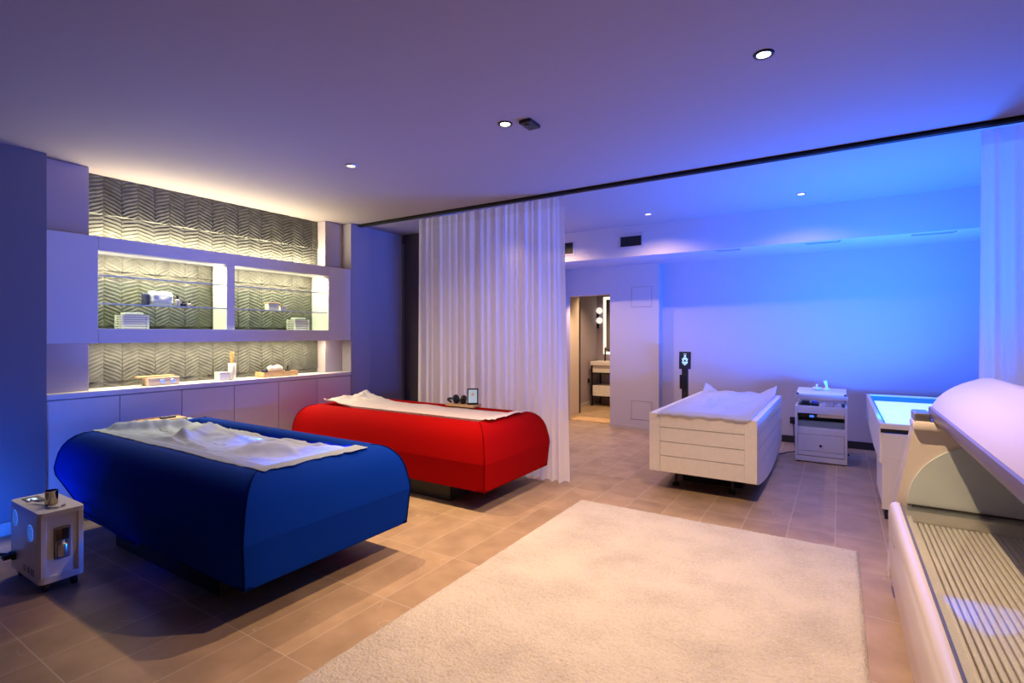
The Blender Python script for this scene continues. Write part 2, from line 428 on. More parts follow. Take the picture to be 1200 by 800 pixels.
# ------------------------------------------------------------------ downlights, ceiling fittings
def downlight(x, y, z, bulb, label, r=0.042):
    t = thing('downlight', (x, y, z), label, 'downlight', 'recessed ceiling downlights')
    MB().lathe(x, y, [(r * .72, z - .001), (r * .74, z - .006), (r, z - .006), (r * 1.06, z - .001), (r * 1.06, z + .001)], 28).build('trim_ring', Mblackm if bulb is Mbulb else Malu, t, angle=40)
    MB().lathe(x, y, [(r * .66, z - .0035), (r * .66, z - .001)], 20).build('lamp', bulb, t)
    return t
downlight(*DOWN[0], CEIL, Mbulb, 'bright recessed downlight beside the small black ceiling sensor')
downlight(*DOWN[1], CEIL, Mbulb, 'bright recessed downlight at upper right above the rug')
downlight(*DOWN[2], CEIL, Mbulb2, 'recessed downlight nearest the lit wall cabinet')
downlight(*DOWN_FAR[0], CEILF, Mbulb2, 'small rear downlight nearer the washroom doorway')
downlight(*DOWN_FAR[1], CEILF, Mbulb2, 'small rear downlight nearer the right curtain')
t = thing('ceiling_sensor', (-1.567, 2.675, CEIL), 'small black rectangular sensor box on the ceiling beside a downlight', 'sensor')
B(-1.607, -1.527, 2.612, 2.738, CEIL - .022, CEIL, bev=.006).build('housing', Mblack, t)
MB().lathe(-1.567, 2.645, [(.012, CEIL - .030), (.018, CEIL - .026), (.02, CEIL - .021)], 20).build('lens', Mblackm, t, angle=40)
t = thing('curtain_track', (-1.2, 4.12, CEIL - .03), 'long black ceiling curtain track running across the room', 'curtain track')
tr = MB(); tr.box(-4.66, XR - .02, 4.105, 4.117, CEIL - .03, CEIL); tr.box(-4.66, XR - .02, 4.131, 4.143, CEIL - .03, CEIL); tr.box(-4.66, XR - .02, 4.105, 4.143, CEIL - .012, CEIL)
tr.build('rail', Mblack, t)
B(-4.68, -4.655, 4.10, 4.148, CEIL - .034, CEIL, bev=.003).build('end_cap', Mblack, t)
# grilles on the bulkhead front
def grille(x0, x1, z0, z1, label):
    Y = 6.33
    t = thing('air_grille', ((x0 + x1) / 2, Y, z0), label, 'air vent', 'air grilles in the bulkhead front')
    f = MB(); e = .022
    f.box(x0 - e, x1 + e, Y - .008, Y, z0 - e, z0); f.box(x0 - e, x1 + e, Y - .008, Y, z1, z1 + e)
    f.box(x0 - e, x0, Y - .008, Y, z0, z1); f.box(x1, x1 + e, Y - .008, Y, z0, z1)
    f.build('frame', Mlac2, t)
    B(x0, x1, Y - .002, Y, z0, z1).build('backing', Mblack, t)
    n = 9
    for k in range(n):
        x = x0 + (k + .5) * (x1 - x0) / n
        B(x - .002, x + .002, Y - .007, Y - .001, z0, z1).build('louvre', Mblackm, t)
grille(-2.365, -2.090, 2.445, 2.572, 'square black louvred air grille left of the rear downlights')
grille(-3.22, -3.03, 2.42, 2.57, 'black air grille half hidden behind the left curtain edge')
def slot(x0, x1, label):
    zt, y0, y1 = 2.316, 6.40, 6.50
    t = thing('slot_diffuser', ((x0 + x1) / 2, 6.45, zt), label, 'air vent', 'slot diffusers under the bulkhead')
    f = MB(); f.box(x0, x1, y0, y0 + .015, zt - .006, zt); f.box(x0, x1, y1 - .015, y1, zt - .006, zt); f.box(x0, x0 + .015, y0, y1, zt - .006, zt); f.box(x1 - .015, x1, y0, y1, zt - .006, zt)
    f.build('frame', Mlac2, t)
    B(x0 + .015, x1 - .015, y0 + .015, y1 - .015, zt - .002, zt).build('slot', Mblack, t)
    B(x0 + .015, x1 - .015, 6.445, 6.455, zt - .005, zt).build('blade', Mlac2, t)
slot(-1.23, -0.96, 'slot diffuser under the bulkhead, nearest the pier')
slot(-0.31, 0.01, 'middle slot diffuser under the bulkhead')
slot(0.60, 0.94, 'slot diffuser under the bulkhead, nearest the right curtain')

# ------------------------------------------------------------------ wall cabinet
XF = -4.70
seams = [1.322, 1.762, 2.208, 2.659, 3.104, 3.554, 3.998]
names = ['leftmost white base cabinet door against the pier', 'white base cabinet second from the pier, behind the blue bed', 'white base cabinet third from the pier', 'white base cabinet under the reed diffuser', 'white base cabinet left of the last one, under the wooden tray', 'rightmost white base cabinet beside the tall wardrobe panel']
for k in range(6):
    y0, y1 = seams[k], seams[k + 1]
    t = thing('base_cabinet', (XF - .14, (y0 + y1) / 2, 0), names[k], 'cabinet', 'white base cabinets along the left wall')
    B(-4.99, XF - .022, y0 + .001, y1 - .001, 0.06, 0.868).build('body', Mlac2, t)
    B(XF - .02, XF, y0 + .0025, y1 - .0025, 0.06, 0.862, bev=.0015).build('door', Mlac, t)
    B(-4.99, XF - .05, y0 + .001, y1 - .001, 0, 0.06).build('plinth', Mgroove, t)
t = tag(B(-4.995, XF + .004, 1.324, 3.998, 0.87, 0.909, bev=.003).build('worktop', Mtop), 'long white worktop along the lit wall cabinet', 'worktop')
# ribbed relief tile cladding
def relief(y, z):
    P, RH = 0.1213, 0.445
    r = (z - 0.955) / RH
    ri = math.floor(r); fr = r - ri
    c = (y - 1.756) / P
    ci = math.floor(c); fc = c - ci
    s = 1 if (ci % 2 == 0) else -1
    sl = (fc - .5) * s
    # slanting overlapped ribs, steeper at the foot of each tile
    amp = 0.25 + 0.45 * (1 - fr)
    ph = (z / 0.031) + (sl + .9 * sl * abs(sl)) * (2.6 * amp) + .3 * math.sin(ci * 7.3 + ri * 3.1)
    saw = ph - math.floor(ph)
    h = 0.007 * (saw if saw < .8 else (1 - saw) / .2 * .8)
    wave = 0.010 * math.sin(PI * fc)
    lift = 0.020 * (1 - fr) * (fc if s > 0 else 1 - fc)
    h += wave * .5 + lift
    if fc < .03 or fc > .97: h *= .35
    return h
mb = MB()
Y0, Y1, Z0, Z1 = 1.60, 3.76, 0.909, 2.598
mb.grid(420, 420, lambda u, v: (-4.985 + relief(Y0 + u * (Y1 - Y0), Z0 + v * (Z1 - Z0)), Y0 + u * (Y1 - Y0), Z0 + v * (Z1 - Z0)))
pn = mb.build('wall_cladding', Mtile, angle=50, fixn=False)
tag(pn, 'dark ribbed herringbone relief tile cladding behind the lit shelves', 'wall cladding')
# recessed side panels and returns
B_ = MB(); B_.box(-4.99, -4.80, 1.324, 1.60, 0.91, 1.266, bev=.002); tag(B_.build('side_panel', Mlac2), 'grey recessed panel left of the cladding, below the display box', 'panel')
B_ = MB(); B_.box(-4.99, -4.80, 1.324, 1.60, 2.072, 2.597, bev=.002); tag(B_.build('side_panel', Mlac2), 'grey recessed panel left of the cladding, above the display box', 'panel')
B_ = MB(); B_.box(-4.99, -4.845, 3.765, 3.998, 0.91, 1.266, bev=.002); tag(B_.build('side_panel', Mlac2), 'grey recessed panel right of the cladding, below the display box', 'panel')
B_ = MB(); B_.box(-4.99, -4.845, 3.765, 3.998, 2.072, 2.597, bev=.002); tag(B_.build('side_panel', Mlac2), 'grey recessed panel right of the cladding, above the display box', 'panel')
# floating display box
t = thing('display_box', (-4.8, 2.66, 1.27), 'floating white display box with two lit niches and glass shelves', 'display cabinet')
ZB0, ZB1, ZN0, ZN1 = 1.268, 2.070, 1.378, 1.966
B(-4.99, XF, 1.324, 1.624, ZB0, ZB1, bev=.002).build('left_panel', Mlac, t)
B(-4.99, XF, 3.696, 3.998, ZB0, ZB1, bev=.002).build('right_panel', Mlac, t)
B(-4.955, XF, 1.6255, 3.6945, ZN1, ZB1, bev=.002).build('top_panel', Mlac, t)
B(-4.955, XF, 1.6255, 3.6945, ZB0, ZN0, bev=.002).build('bottom_panel', Mlac, t)
B(-4.955, XF - .02, 2.600, 2.672, ZN0, ZN1).build('divider', Mtop, t)
for zs, lb in ((1.785, 'upper'), (1.572, 'lower')):
    for y0, y1 in ((1.626, 2.599), (2.673, 3.694)):
        g = B(-4.95, -4.722, y0, y1, zs - .006, zs).build('glass_shelf', Mglass, t)
        B(-4.722, -4.719, y0, y1, zs - .009, zs).build('polished_edge', Mgedge, g)
        OFF[g.name] = OFF[t.name]
# tall wardrobe fronts right of the cabinet
t = thing('wardrobe', (-4.8, 4.40, 0), 'tall handleless wardrobe of two panels right of the lit cabinet', 'wardrobe')
B(-4.99, XF - .0, 4.001, 4.29, 0.0, CEIL - .003, bev=.002).build('side_panel', Mward, t)
B(-4.99, XF - .03, 4.293, 4.845, 0.0, CEIL - .003, bev=.002).build('door', Mward, t)

# ------------------------------------------------------------------ shelf objects
def slat_box(y0, y1, x0, x1, z0, label):
    t = thing('slatted_box', ((x0 + x1) / 2, (y0 + y1) / 2, z0), label, 'box', 'white slatted boxes in the display niches')
    h = .112
    for (a, b_) in ((x0, y0), (x0, y1 - .012), (x1 - .012, y0), (x1 - .012, y1 - .012)): B(a, a + .012, b_, b_ + .012, z0, z0 + h).build('corner_post', Mwhite, t)
    sl = MB()
    for k in range(6):
        z = z0 + .006 + k * .0182
        sl.box(x1 - .006, x1 - .001, y0 + .012, y1 - .012, z, z + .010); sl.box(x0 + .001, x0 + .006, y0 + .012, y1 - .012, z, z + .010)
        sl.box(x0 + .012, x1 - .012, y0 + .001, y0 + .006, z, z + .010); sl.box(x0 + .012, x1 - .012, y1 - .006, y1 - .001, z, z + .010)
    sl.build('slats', Mwhite, t)
    B(x0 + .02, x1 - .02, y0 + .02, y1 - .02, z0, z0 + h - .01).build('inner_box', Mlac2, t)
    B(x0 + .025, x1 - .025, y0 + .03, y1 - .03, z0 + h, z0 + h + .018, bev=.004).build('folded_cloth', Mpouch, t)
slat_box(1.800, 1.990, -4.90, -4.76, ZN0, 'white slatted box in the left niche')
slat_box(3.325, 3.500, -4.90, -4.76, ZN0, 'white slatted box in the right niche')
zs = 1.572
t = thing('toiletry_pouch', (-4.82, 2.08, zs), 'puffy white pouch with dark end on the left glass shelf', 'pouch')
def puffy(x0, x1, y0, y1, z0, z1, r, m, name, t):
    mb = MB(); mb.box(x0, x1, y0, y1, z0, z1, bev=r, seg=5)
    bmesh.ops.subdivide_edges(mb.bm, edges=[e for e in mb.bm.edges if e.calc_length() > .03], cuts=5, use_grid_fill=True)
    for v in mb.bm.verts:
        k = .007 * noise.noise(v.co * 22) + .004 * noise.noise(v.co * 50)
        v.co.x += k; v.co.z += k * (1 if v.co.z > z0 + .01 else 0)
    return mb.build(name, m, t, smooth=True)
puffy(-4.865, -4.775, 2.005, 2.185, zs + .001, zs + .120, .030, Mpouch, 'body', t)
puffy(-4.862, -4.780, 1.968, 2.004, zs + .001, zs + .100, .016, Mnavy, 'dark_end', t)
def bottle(x, y, z, r, h, label, capm, bodym):
    t = thing('bottle', (x, y, z), label, 'bottle', 'small bottles on the left glass shelf')
    MB().lathe(x, y, [(r * .9, z), (r, z + .004), (r, z + h * .6), (r * .5, z + h * .68)], 18).build('body', bodym, t, angle=40)
    MB().lathe(x, y, [(r * .45, z + h * .68), (r * .5, z + h * .7), (r * .5, z + h), (r * .4, z + h)], 18).build('cap', capm, t, angle=40)
bottle(-4.80, 2.220, zs, .020, .092, 'tallest small bottle, right beside the white pouch', Mblack, Mpink)
bottle(-4.80, 2.268, zs, .024, .045, 'squat dark jar between two bottles on the left glass shelf', Mblack, Mnavy)
bottle(-4.80, 2.318, zs, .016, .048, 'small bottle farthest right on the left glass shelf', Mblack, Mpink)
t = thing('product_box', (-4.82, 3.11, zs), 'taller cream cardboard box on the right glass shelf', 'box', 'cream boxes on the right glass shelf')
B(-4.86, -4.79, 3.055, 3.165, zs, zs + .072, bev=.002).build('body', Mmarble, t); B(-4.865, -4.785, 3.05, 3.17, zs + .072, zs + .079, bev=.002).build('lid', Mwood, t)
t = thing('product_box', (-4.80, 3.2, zs), 'lower cream cardboard box on the right glass shelf', 'box', 'cream boxes on the right glass shelf')
B(-4.84, -4.77, 3.168, 3.24, zs, zs + .045, bev=.002).build('body', Mmarble, t); B(-4.842, -4.768, 3.167, 3.241, zs + .045, zs + .050, bev=.002).build('lid', Mwood, t)
zc = .909
t = thing('wooden_box', (-4.82, 2.10, zc), 'pale wooden box with offset lid at the worktop left', 'box')
B(-4.88, -4.77, 1.985, 2.225, zc, zc + .066, bev=.003).build('body', mat('marbled_wood', (0.72, 0.58, 0.44), 0.5, var=0.2, vscale=20), t)
B(-4.885, -4.80, 1.935, 2.200, zc + .066, zc + .080, bev=.002).build('lid', Mwood, t)
for y in (2.09, 2.17): MB().lathe(0, 0, [(.020, 0), (.018, .003)], 16, Matrix.Translation((-4.770, y, zc + .033)) @ Matrix.Rotation(PI / 2, 4, 'Y')).build('disc_inlay', Malu, t)
t = thing('diffuser_carton', (-4.82, 2.61, zc), 'small white marbled carton left of the reed diffuser', 'box')
B(-4.865, -4.775, 2.565, 2.655, zc, zc + .078, bev=.002).build('body', Mmarble, t); B(-4.866, -4.774, 2.564, 2.656, zc + .060, zc + .062).build('seam', Mwood, t)
t = thing('reed_diffuser', (-4.81, 2.698, zc), 'white cylindrical reed diffuser with amber reeds on the worktop', 'reed diffuser')
MB().lathe(-4.81, 2.698, [(.030, zc), (.032, zc + .003), (.032, zc + .150), (.029, zc + .154), (.014, zc + .154), (.014, zc + .150)], 24).build('vessel', Mmarble, t, angle=40)
for k, (dx, dy) in enumerate(((.012, -.022), (-.01, -.012), (.0, .0), (.012, .012), (-.008, .022))):
    MB().tube([(-4.81 + dx * .3, 2.698 + dy * .3, zc + .02), (-4.81 + dx, 2.698 + dy, zc + .262)], .0032, 6).build('reed', Mamber, t)
t = thing('serving_tray', (-4.82, 3.17, zc), 'low wooden tray of toiletries at the worktop right', 'tray')
B(-4.91, -4.76, 2.985, 3.365, zc, zc + .012).build('base', Mwood, t)
rm = MB(); rm.box(-4.91, -4.90, 2.985, 3.365, zc + .012, zc + .05); rm.box(-4.77, -4.76, 2.985, 3.365, zc + .012, zc + .05); rm.box(-4.90, -4.77, 2.985, 2.995, zc + .012, zc + .05); rm.box(-4.90, -4.77, 3.355, 3.365, zc + .012, zc + .05)
rm.build('rim', Mwood, t)
zt_ = zc + .012
t = thing('toiletry_bag', (-4.83, 3.15, zt_), 'silver grey pouch lying in the wooden tray', 'pouch')
V = MB(); V.grid(18, 16, lambda u, v: (-4.83 + .045 * math.cos(2 * PI * v) * (1 - (2 * u - 1) ** 6 * .7), 3.06 + u * .17, zt_ + .052 + .050 * math.sin(2 * PI * v) * (1 - (2 * u - 1) ** 6 * .5) * (1 + .1 * math.sin(12 * u)))); V.build('body', mat('silver_cloth', (0.55, 0.48, 0.44), 0.4, metal=.3, bump=.3, bscale=60), t, smooth=True)
B(-4.833, -4.827, 3.06, 3.23, zt_ + .098, zt_ + .104).build('zip', Mblack, t)
t = thing('dark_bottle', (-4.82, 3.285, zt_), 'black dropper bottle at the right end of the wooden tray', 'bottle')
MB().lathe(-4.82, 3.285, [(.024, zt_), (.026, zt_ + .004), (.026, zt_ + .05), (.010, zt_ + .06)], 18).build('body', Mblack, t, angle=40); MB().lathe(-4.82, 3.285, [(.010, zt_ + .06), (.011, zt_ + .09), (.006, zt_ + .098)], 14).build('dropper', Mblack, t, angle=40)
t = thing('dark_jar', (-4.82, 3.03, zt_), 'small black jar at the left end of the wooden tray', 'jar')
MB().lathe(-4.82, 3.03, [(.026, zt_), (.028, zt_ + .003), (.028, zt_ + .04)], 18).build('body', Mblack, t, angle=40); MB().lathe(-4.82, 3.03, [(.029, zt_ + .04), (.029, zt_ + .058), (.027, zt_ + .06)], 18).build('lid', Mnavy, t, angle=40)

# ------------------------------------------------------------------ floating-effect beds (blue, red)
# profile rings: (z, inset on three sides, inset at the head end)
LOW = [(0.172, 0.004, 0.46), (0.215, 0.000, 0.40), (0.27, -0.004, 0.30), (0.32, -0.008, 0.18), (0.378, -0.014, 0.04)]
UP = [(0.378, -0.014, 0.04), (0.42, -0.010, 0.0), (0.47, 0.000, 0.002), (0.52, 0.010, 0.010), (0.568, 0.028, 0.028), (0.605, 0.052, 0.054), (0.632, 0.080, 0.086), (0.650, 0.114, 0.125), (0.657, 0.155, 0.17), (0.652, 0.200, 0.215), (0.625, 0.212, 0.225), (0.52, 0.215, 0.228)]
def tub_bed(x0, x1, y0, y1, dz, mf, mp, label, cat='spa bed', hip=0.0):
    t = thing('flotation_bed', ((x0 + x1) / 2, (y0 + y1) / 2, 0), label, cat)
    def side_strip(name, which):
        mb = MB()
        for ring in (LOW, UP):
            rows = []
            for (z, d, dl) in ring:
                zz = z + dz
                X0, X1, Y0_, Y1_ = x0 + dl, x1 - d, y0 + d, y1 - d
                a, b_ = {'near': ((X0, Y0_), (X1, Y0_)), 'foot': ((X1, Y0_), (X1, Y1_)), 'far': ((X1, Y1_), (X0, Y1_)), 'head': ((X0, Y1_), (X0, Y0_))}[which]
                n = 24
                row = []
                for k in range(n + 1):
                    s_ = k / n
                    px, py = a[0] + (b_[0] - a[0]) * s_, a[1] + (b_[1] - a[1]) * s_
                    # slight softening towards the mitred corners
                    e = min(s_, 1 - s_); q = .006 * max(0, 1 - e / .04)
                    nx, ny = {'near': (0, 1), 'foot': (-1, 0), 'far': (0, -1), 'head': (1, 0)}[which]
                    row.append(mb.bm.verts.new((px + nx * q, py + ny * q, zz)))
                rows.append(row)
            for A, Bq in zip(rows, rows[1:]):
                for k in range(len(A) - 1): mb.bm.faces.new((A[k], A[k + 1], Bq[k + 1], Bq[k]))
        mb.build(name, mf, t, smooth=True, fixn=False)
    side_strip('side_panel', 'near'); side_strip('end_panel', 'foot'); side_strip('side_panel', 'far'); side_strip('head_panel', 'head')
    for (cx, cy) in ((1, 0), (1, 1), (0, 0), (0, 1)):
        pts = []
        for (z, d, dl) in LOW + UP[1:9]:
            X = x1 - d if cx else x0 + dl
            Y = y1 - d if cy else y0 + d
            pts.append((X + (-.003 if cx else .003), Y + (.003 if not cy else -.003), z + dz))
        MB().tube(pts, .0032, 6).build('corner_seam', mp, t, smooth=True)
    # underside pan and recessed black base
    z, d, dl = LOW[0]
    B(x0 + dl, x1 - d, y0 + d, y1 - d, z + dz - .004, z + dz + .01).build('underside', mp, t)
    B(x0 + .62, x1 - .42, y0 + .12, y1 - .16, 0, z + dz - .004).build('plinth', Mblack, t)
    B(x0 + .226, x1 - .213, y0 + .213, y1 - .213, .51 + dz, .545 + dz).build('water_membrane', Mmemb, t)
    return t
BX0, BX1, BY0, BY1 = -4.495, -2.245, 1.312, 2.352
tb = tub_bed(BX0, BX1, BY0, BY1, .012, Mbluef, Mbluep, 'royal blue upholstered flotation bed with rounded sides')
# white care label on the foot rim
zl = .64
B(-2.385, -2.357, 1.735, 1.870, .648, .6525).build('care_label', Mwhite, tb)['label'] = 'small white label on the foot rim'
RX0, RX1, RY0, RY1 = -4.50, -2.215, 3.118, 4.105
tr_ = tub_bed(RX0, RX1, RY0, RY1, -.008, Mredf, Mredp, 'bright red upholstered flotation bed in front of the sheer curtain')

def sheet(name, label, nx, ny, fn, m, group='loose white sheets on the beds'):
    mb = MB(); mb.grid(nx, ny, fn)
    return tag(mb.build(name, m, None, smooth=True, fixn=False, solid=.002), label, 'sheet', group)
def ridge(x, y, ax, ay, bx, by, w_, h):
    """soft fold along the segment a-b"""
    dx, dy = bx - ax, by - ay; L2 = dx * dx + dy * dy
    s_ = max(0, min(1, ((x - ax) * dx + (y - ay) * dy) / L2))
    d2 = (x - ax - dx * s_) ** 2 + (y - ay - dy * s_) ** 2
    return h * math.exp(-d2 / (w_ * w_))
random.seed(21)
folds = []
for k in range(26):
    ax = random.uniform(-4.2, -2.6); ay = random.uniform(1.55, 2.1); an = random.uniform(0, PI); l_ = random.uniform(.2, .7)
    folds.append((ax, ay, ax + math.cos(an) * l_, ay + math.sin(an) * l_ * .5, random.uniform(.008, .026), random.uniform(.004, .015)))
def blue_sheet(u, v):
    ex = .05 * fbm(v * 4, 3.1); ey = .035 * fbm(u * 7, 9.4)
    x = -4.38 + u * (2.03) + ex * (1 if u > .5 else -1)
    y = 1.475 + v * .66 + ey * (1 if v > .5 else -.3)
    y = min(y, 2.122)
    # rests on the near and foot rims, sags a little inside, far side tucked in the well
    z = .655
    inside = min(max((y - 1.56) / .15, 0), 1) * min(max((-2.47 - x) / .12, 0), 1)
    z -= .02 * inside
    z += .02 * inside * fbm(x * 3.2, y * 4.2, 1.0)
    for f in folds: z += ridge(x, y, *f) * inside
    z += ridge(x, y, -3.83, 1.98, -3.62, 1.70, .055, .060) * inside
    z += ridge(x, y, -3.62, 1.72, -3.15, 1.62, .035, .028) * inside
    z += ridge(x, y, -3.0, 1.80, -2.55, 2.02, .07, .034)
    z += ridge(x, y, -4.30, 1.60, -4.22, 1.98, .06, .06)
    z += ridge(x, y, -4.0, 1.66, -3.5, 1.60, .06, .03) * inside
    if x > -2.47: z = min(z, .671 + .012 * math.sin(y * 21)) if y < 1.95 else z
    z += .006 * fbm(x * 9, y * 9, 4)
    zmin = .665 if (y < 1.55 or x > -2.46 or x < -4.32 or y > 2.13) else .58
    return (x, y, max(z, zmin + .006 + .003 * fbm(x * 14, y * 14)))
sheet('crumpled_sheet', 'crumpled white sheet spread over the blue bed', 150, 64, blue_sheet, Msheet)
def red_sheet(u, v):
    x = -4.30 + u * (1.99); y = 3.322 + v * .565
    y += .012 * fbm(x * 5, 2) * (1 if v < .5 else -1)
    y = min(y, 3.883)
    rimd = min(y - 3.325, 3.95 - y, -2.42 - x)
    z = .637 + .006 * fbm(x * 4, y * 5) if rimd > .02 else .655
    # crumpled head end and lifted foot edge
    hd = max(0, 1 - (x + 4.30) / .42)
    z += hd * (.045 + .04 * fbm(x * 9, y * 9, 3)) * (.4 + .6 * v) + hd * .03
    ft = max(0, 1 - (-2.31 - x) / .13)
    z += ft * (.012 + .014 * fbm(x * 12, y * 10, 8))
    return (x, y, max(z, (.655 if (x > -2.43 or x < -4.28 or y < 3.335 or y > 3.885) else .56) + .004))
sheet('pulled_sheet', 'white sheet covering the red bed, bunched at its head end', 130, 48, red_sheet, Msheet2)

# wooden ledge trays with headphones and tablet
def headphones(cx, cy, z, label, sc=1.0):
    t = thing('headphones', (cx, cy, z), label, 'headphones')
    for s_ in (-1, 1):
        M_ = Matrix.Translation((cx + .035 * s_ * sc + .03, cy, z + .034 * sc)) @ Matrix.Rotation(PI / 2 + .25 * s_, 4, 'Y')
        MB().lathe(0, 0, [(.024 * sc, -.013), (.033 * sc, -.011), (.035 * sc, 0), (.033 * sc, .011), (.022 * sc, .014)], 20, M_).build('ear_cup', Mblack, t, angle=50)
    pts = [(cx - .005 + .045 * sc * math.cos(a) * 1.0 - .075 * sc * math.sin(a) + .02, cy + .04 * math.cos(a), z + .018 + .02 * sc * math.sin(a)) for a in [PI * k / 12 for k in range(13)]]
    MB().tube(pts, .009 * sc, 8).build('headband', Mblack, t, smooth=True)
    return t
zr = .6475
t = thing('ledge_tray', (-3.03, 3.93, zr), 'small oak ledge tray on the red bed rim before the curtain', 'tray', 'oak ledge trays on the bed rims')
B(-3.20, -2.87, 3.865, 3.995, zr + .002, zr + .022, bev=.003).build('board', Mwood, t)
B(-3.20, -2.87, 3.985, 3.995, zr + .022, zr + .028).build('lip', Mwood, t)
headphones(-3.11, 3.93, zr + .022, 'black over-ear headphones on the red bed tray', 1.25)
t = thing('tablet', (-2.925, 3.93, zr + .022), 'small black framed tablet propped on the red bed tray', 'tablet')
Mt = Matrix.Translation((-2.925, 3.93, zr + .022)) @ Matrix.Rotation(math.radians(35), 4, 'Z') @ Matrix.Rotation(math.radians(-14), 4, 'X')
B(-.052, .052, -.005, .005, 0.002, .155, bev=.003, M=Mt).build('frame', Mblack, t)
B(-.041, .041, -.0065, -.005, .018, .142, M=Mt).build('screen', Mscreen, t)
B(-.012, .012, -.0072, -.0065, .085, .110, M=Mt).build('screen_picture', mat('screen_orange', (.6, .3, .2), .3, emit=(.8, .4, .25), estr=.3, bump=.01), t)
B(-.03, .03, 0, .05, 0.0, .012, bev=.002, M=Matrix.Translation((-2.925, 3.93, zr + .022)) @ Matrix.Rotation(math.radians(35), 4, 'Z')).build('stand', Mblack, t)
zr2 = .667
t = thing('ledge_tray', (-4.33, 1.90, zr2), 'small oak ledge tray on the blue bed head rim', 'tray', 'oak ledge trays on the bed rims')
B(-4.43, -4.30, 1.74, 2.06, zr2 + .002, zr2 + .024, bev=.003).build('board', Mwood, t); B(-4.43, -4.42, 1.74, 2.06, zr2 + .024, zr2 + .03).build('lip', Mwood, t)
t = thing('remote_control', (-4.36, 1.95, zr2 + .024), 'flat black remote lying on the blue bed tray', 'remote')
B(-4.385, -4.345, 1.90, 2.00, zr2 + .024, zr2 + .036, bev=.003).build('body', Mblack, t); MB().lathe(-4.365, 1.94, [(.008, zr2 + .036), (.007, zr2 + .038)], 12).build('button', Malu, t)

# ------------------------------------------------------------------ white boarded bed at the rear
WX0, WX1, WY0, WY1, WZ = -1.385, -0.54, 4.40, 6.40, 0.662
t = thing('boarded_bed', ((WX0 + WX1) / 2, 5.4, 0), 'white boarded water bed with plank sides at the rear wall', 'spa bed')
zb0 = .17
def belly(y):
    s_ = (y - WY0) / (WY1 - WY0)
    return zb0 - .105 * math.sin(PI * s_) ** .8 if 0 < s_ < 1 else zb0
def board_side(x, name, sgn):
    zs_ = [WZ - .0225, .545, .425, .305]
    gap = .007
    for k in range(4):
        zt2 = zs_[k] - (gap if k else 0); mb = MB()
        n = 24
        for i in range(n):
            ya, yb = WY0 + .03 + (WY1 - WY0 - .06) * i / n, WY0 + .03 + (WY1 - WY0 - .06) * (i + 1) / n
            za, zb = (belly(ya), belly(yb)) if k == 3 else (zs_[k + 1], zs_[k + 1])
            o_ = x - sgn * .02
            q = [mb.bm.verts.new(p) for p in ((x, ya, za), (x, yb, zb), (x, yb, zt2), (x, ya, zt2), (o_, ya, za), (o_, yb, zb), (o_, yb, zt2), (o_, ya, zt2))]
            for f in ((0, 1, 2, 3), (4, 7, 6, 5), (0, 4, 5, 1), (3, 2, 6, 7)): mb.bm.faces.new([q[j] for j in f])
        bmesh.ops.remove_doubles(mb.bm, verts=mb.bm.verts, dist=1e-5)
        mb.build(name, Mpaint, t)
board_side(WX1, 'side_board', 1); board_side(WX0, 'side_board', -1)
for (x, y) in ((WX0, WY0), (WX1 - .09, WY0)):
    B(x, x + .09, WY0, WY0 + .03, zb0, WZ, bev=.002).build('corner_stile', Mpaint, t)
for (z0, z1) in ((.548, WZ), (.428, .544), (.308, .424), (zb0, .304)):
    B(WX0 + .091, WX1 - .091, WY0 + .006, WY0 + .028, z0, z1 - .001, bev=.001).build('end_board', Mpaint, t)
B(WX0, WX1, WY1 - .03, WY1, zb0, WZ, bev=.002).build('rear_board', Mpaint, t)
B(WX0 + .022, WX1 - .022, WY0 + .03, WY0 + .06, zb0 + .01, WZ - .02).build('inner_board', Mgroove, t)
rim = MB(); rim.box(WX0, WX0 + .10, WY0 + .031, WY1 - .031, WZ - .022, WZ); rim.box(WX1 - .10, WX1, WY0 + .031, WY1 - .031, WZ - .022, WZ); rim.box(WX0 + .10, WX1 - .10, WY0 + .031, WY0 + .13, WZ - .022, WZ); rim.box(WX0 + .10, WX1 - .10, WY1 - .13, WY1 - .031, WZ - .022, WZ)
rim.build('top_rim', Mpaint, t)
B(WX0 + .08, WX1 - .08, WY0 + .1, WY1 - .1, .50, .53).build('water_membrane', Mmemb, t)
B(WX0 + .025, WX1 - .025, WY0 + .06, WY1 - .06, .20, .23).build('underside', Mblack, t)
B(WX0 + .17, WX1 - .17, WY0 + .45, WY1 - .35, 0, .2).build('plinth', Mblack, t)
for x in (WX0 + .16, WX1 - .22):
    MB().lathe(x, WY0 + .25, [(.028, 0), (.03, .01), (.03, .03), (.012, .035), (.012, .20)], 16).build('foot', Mblack, t, angle=40)
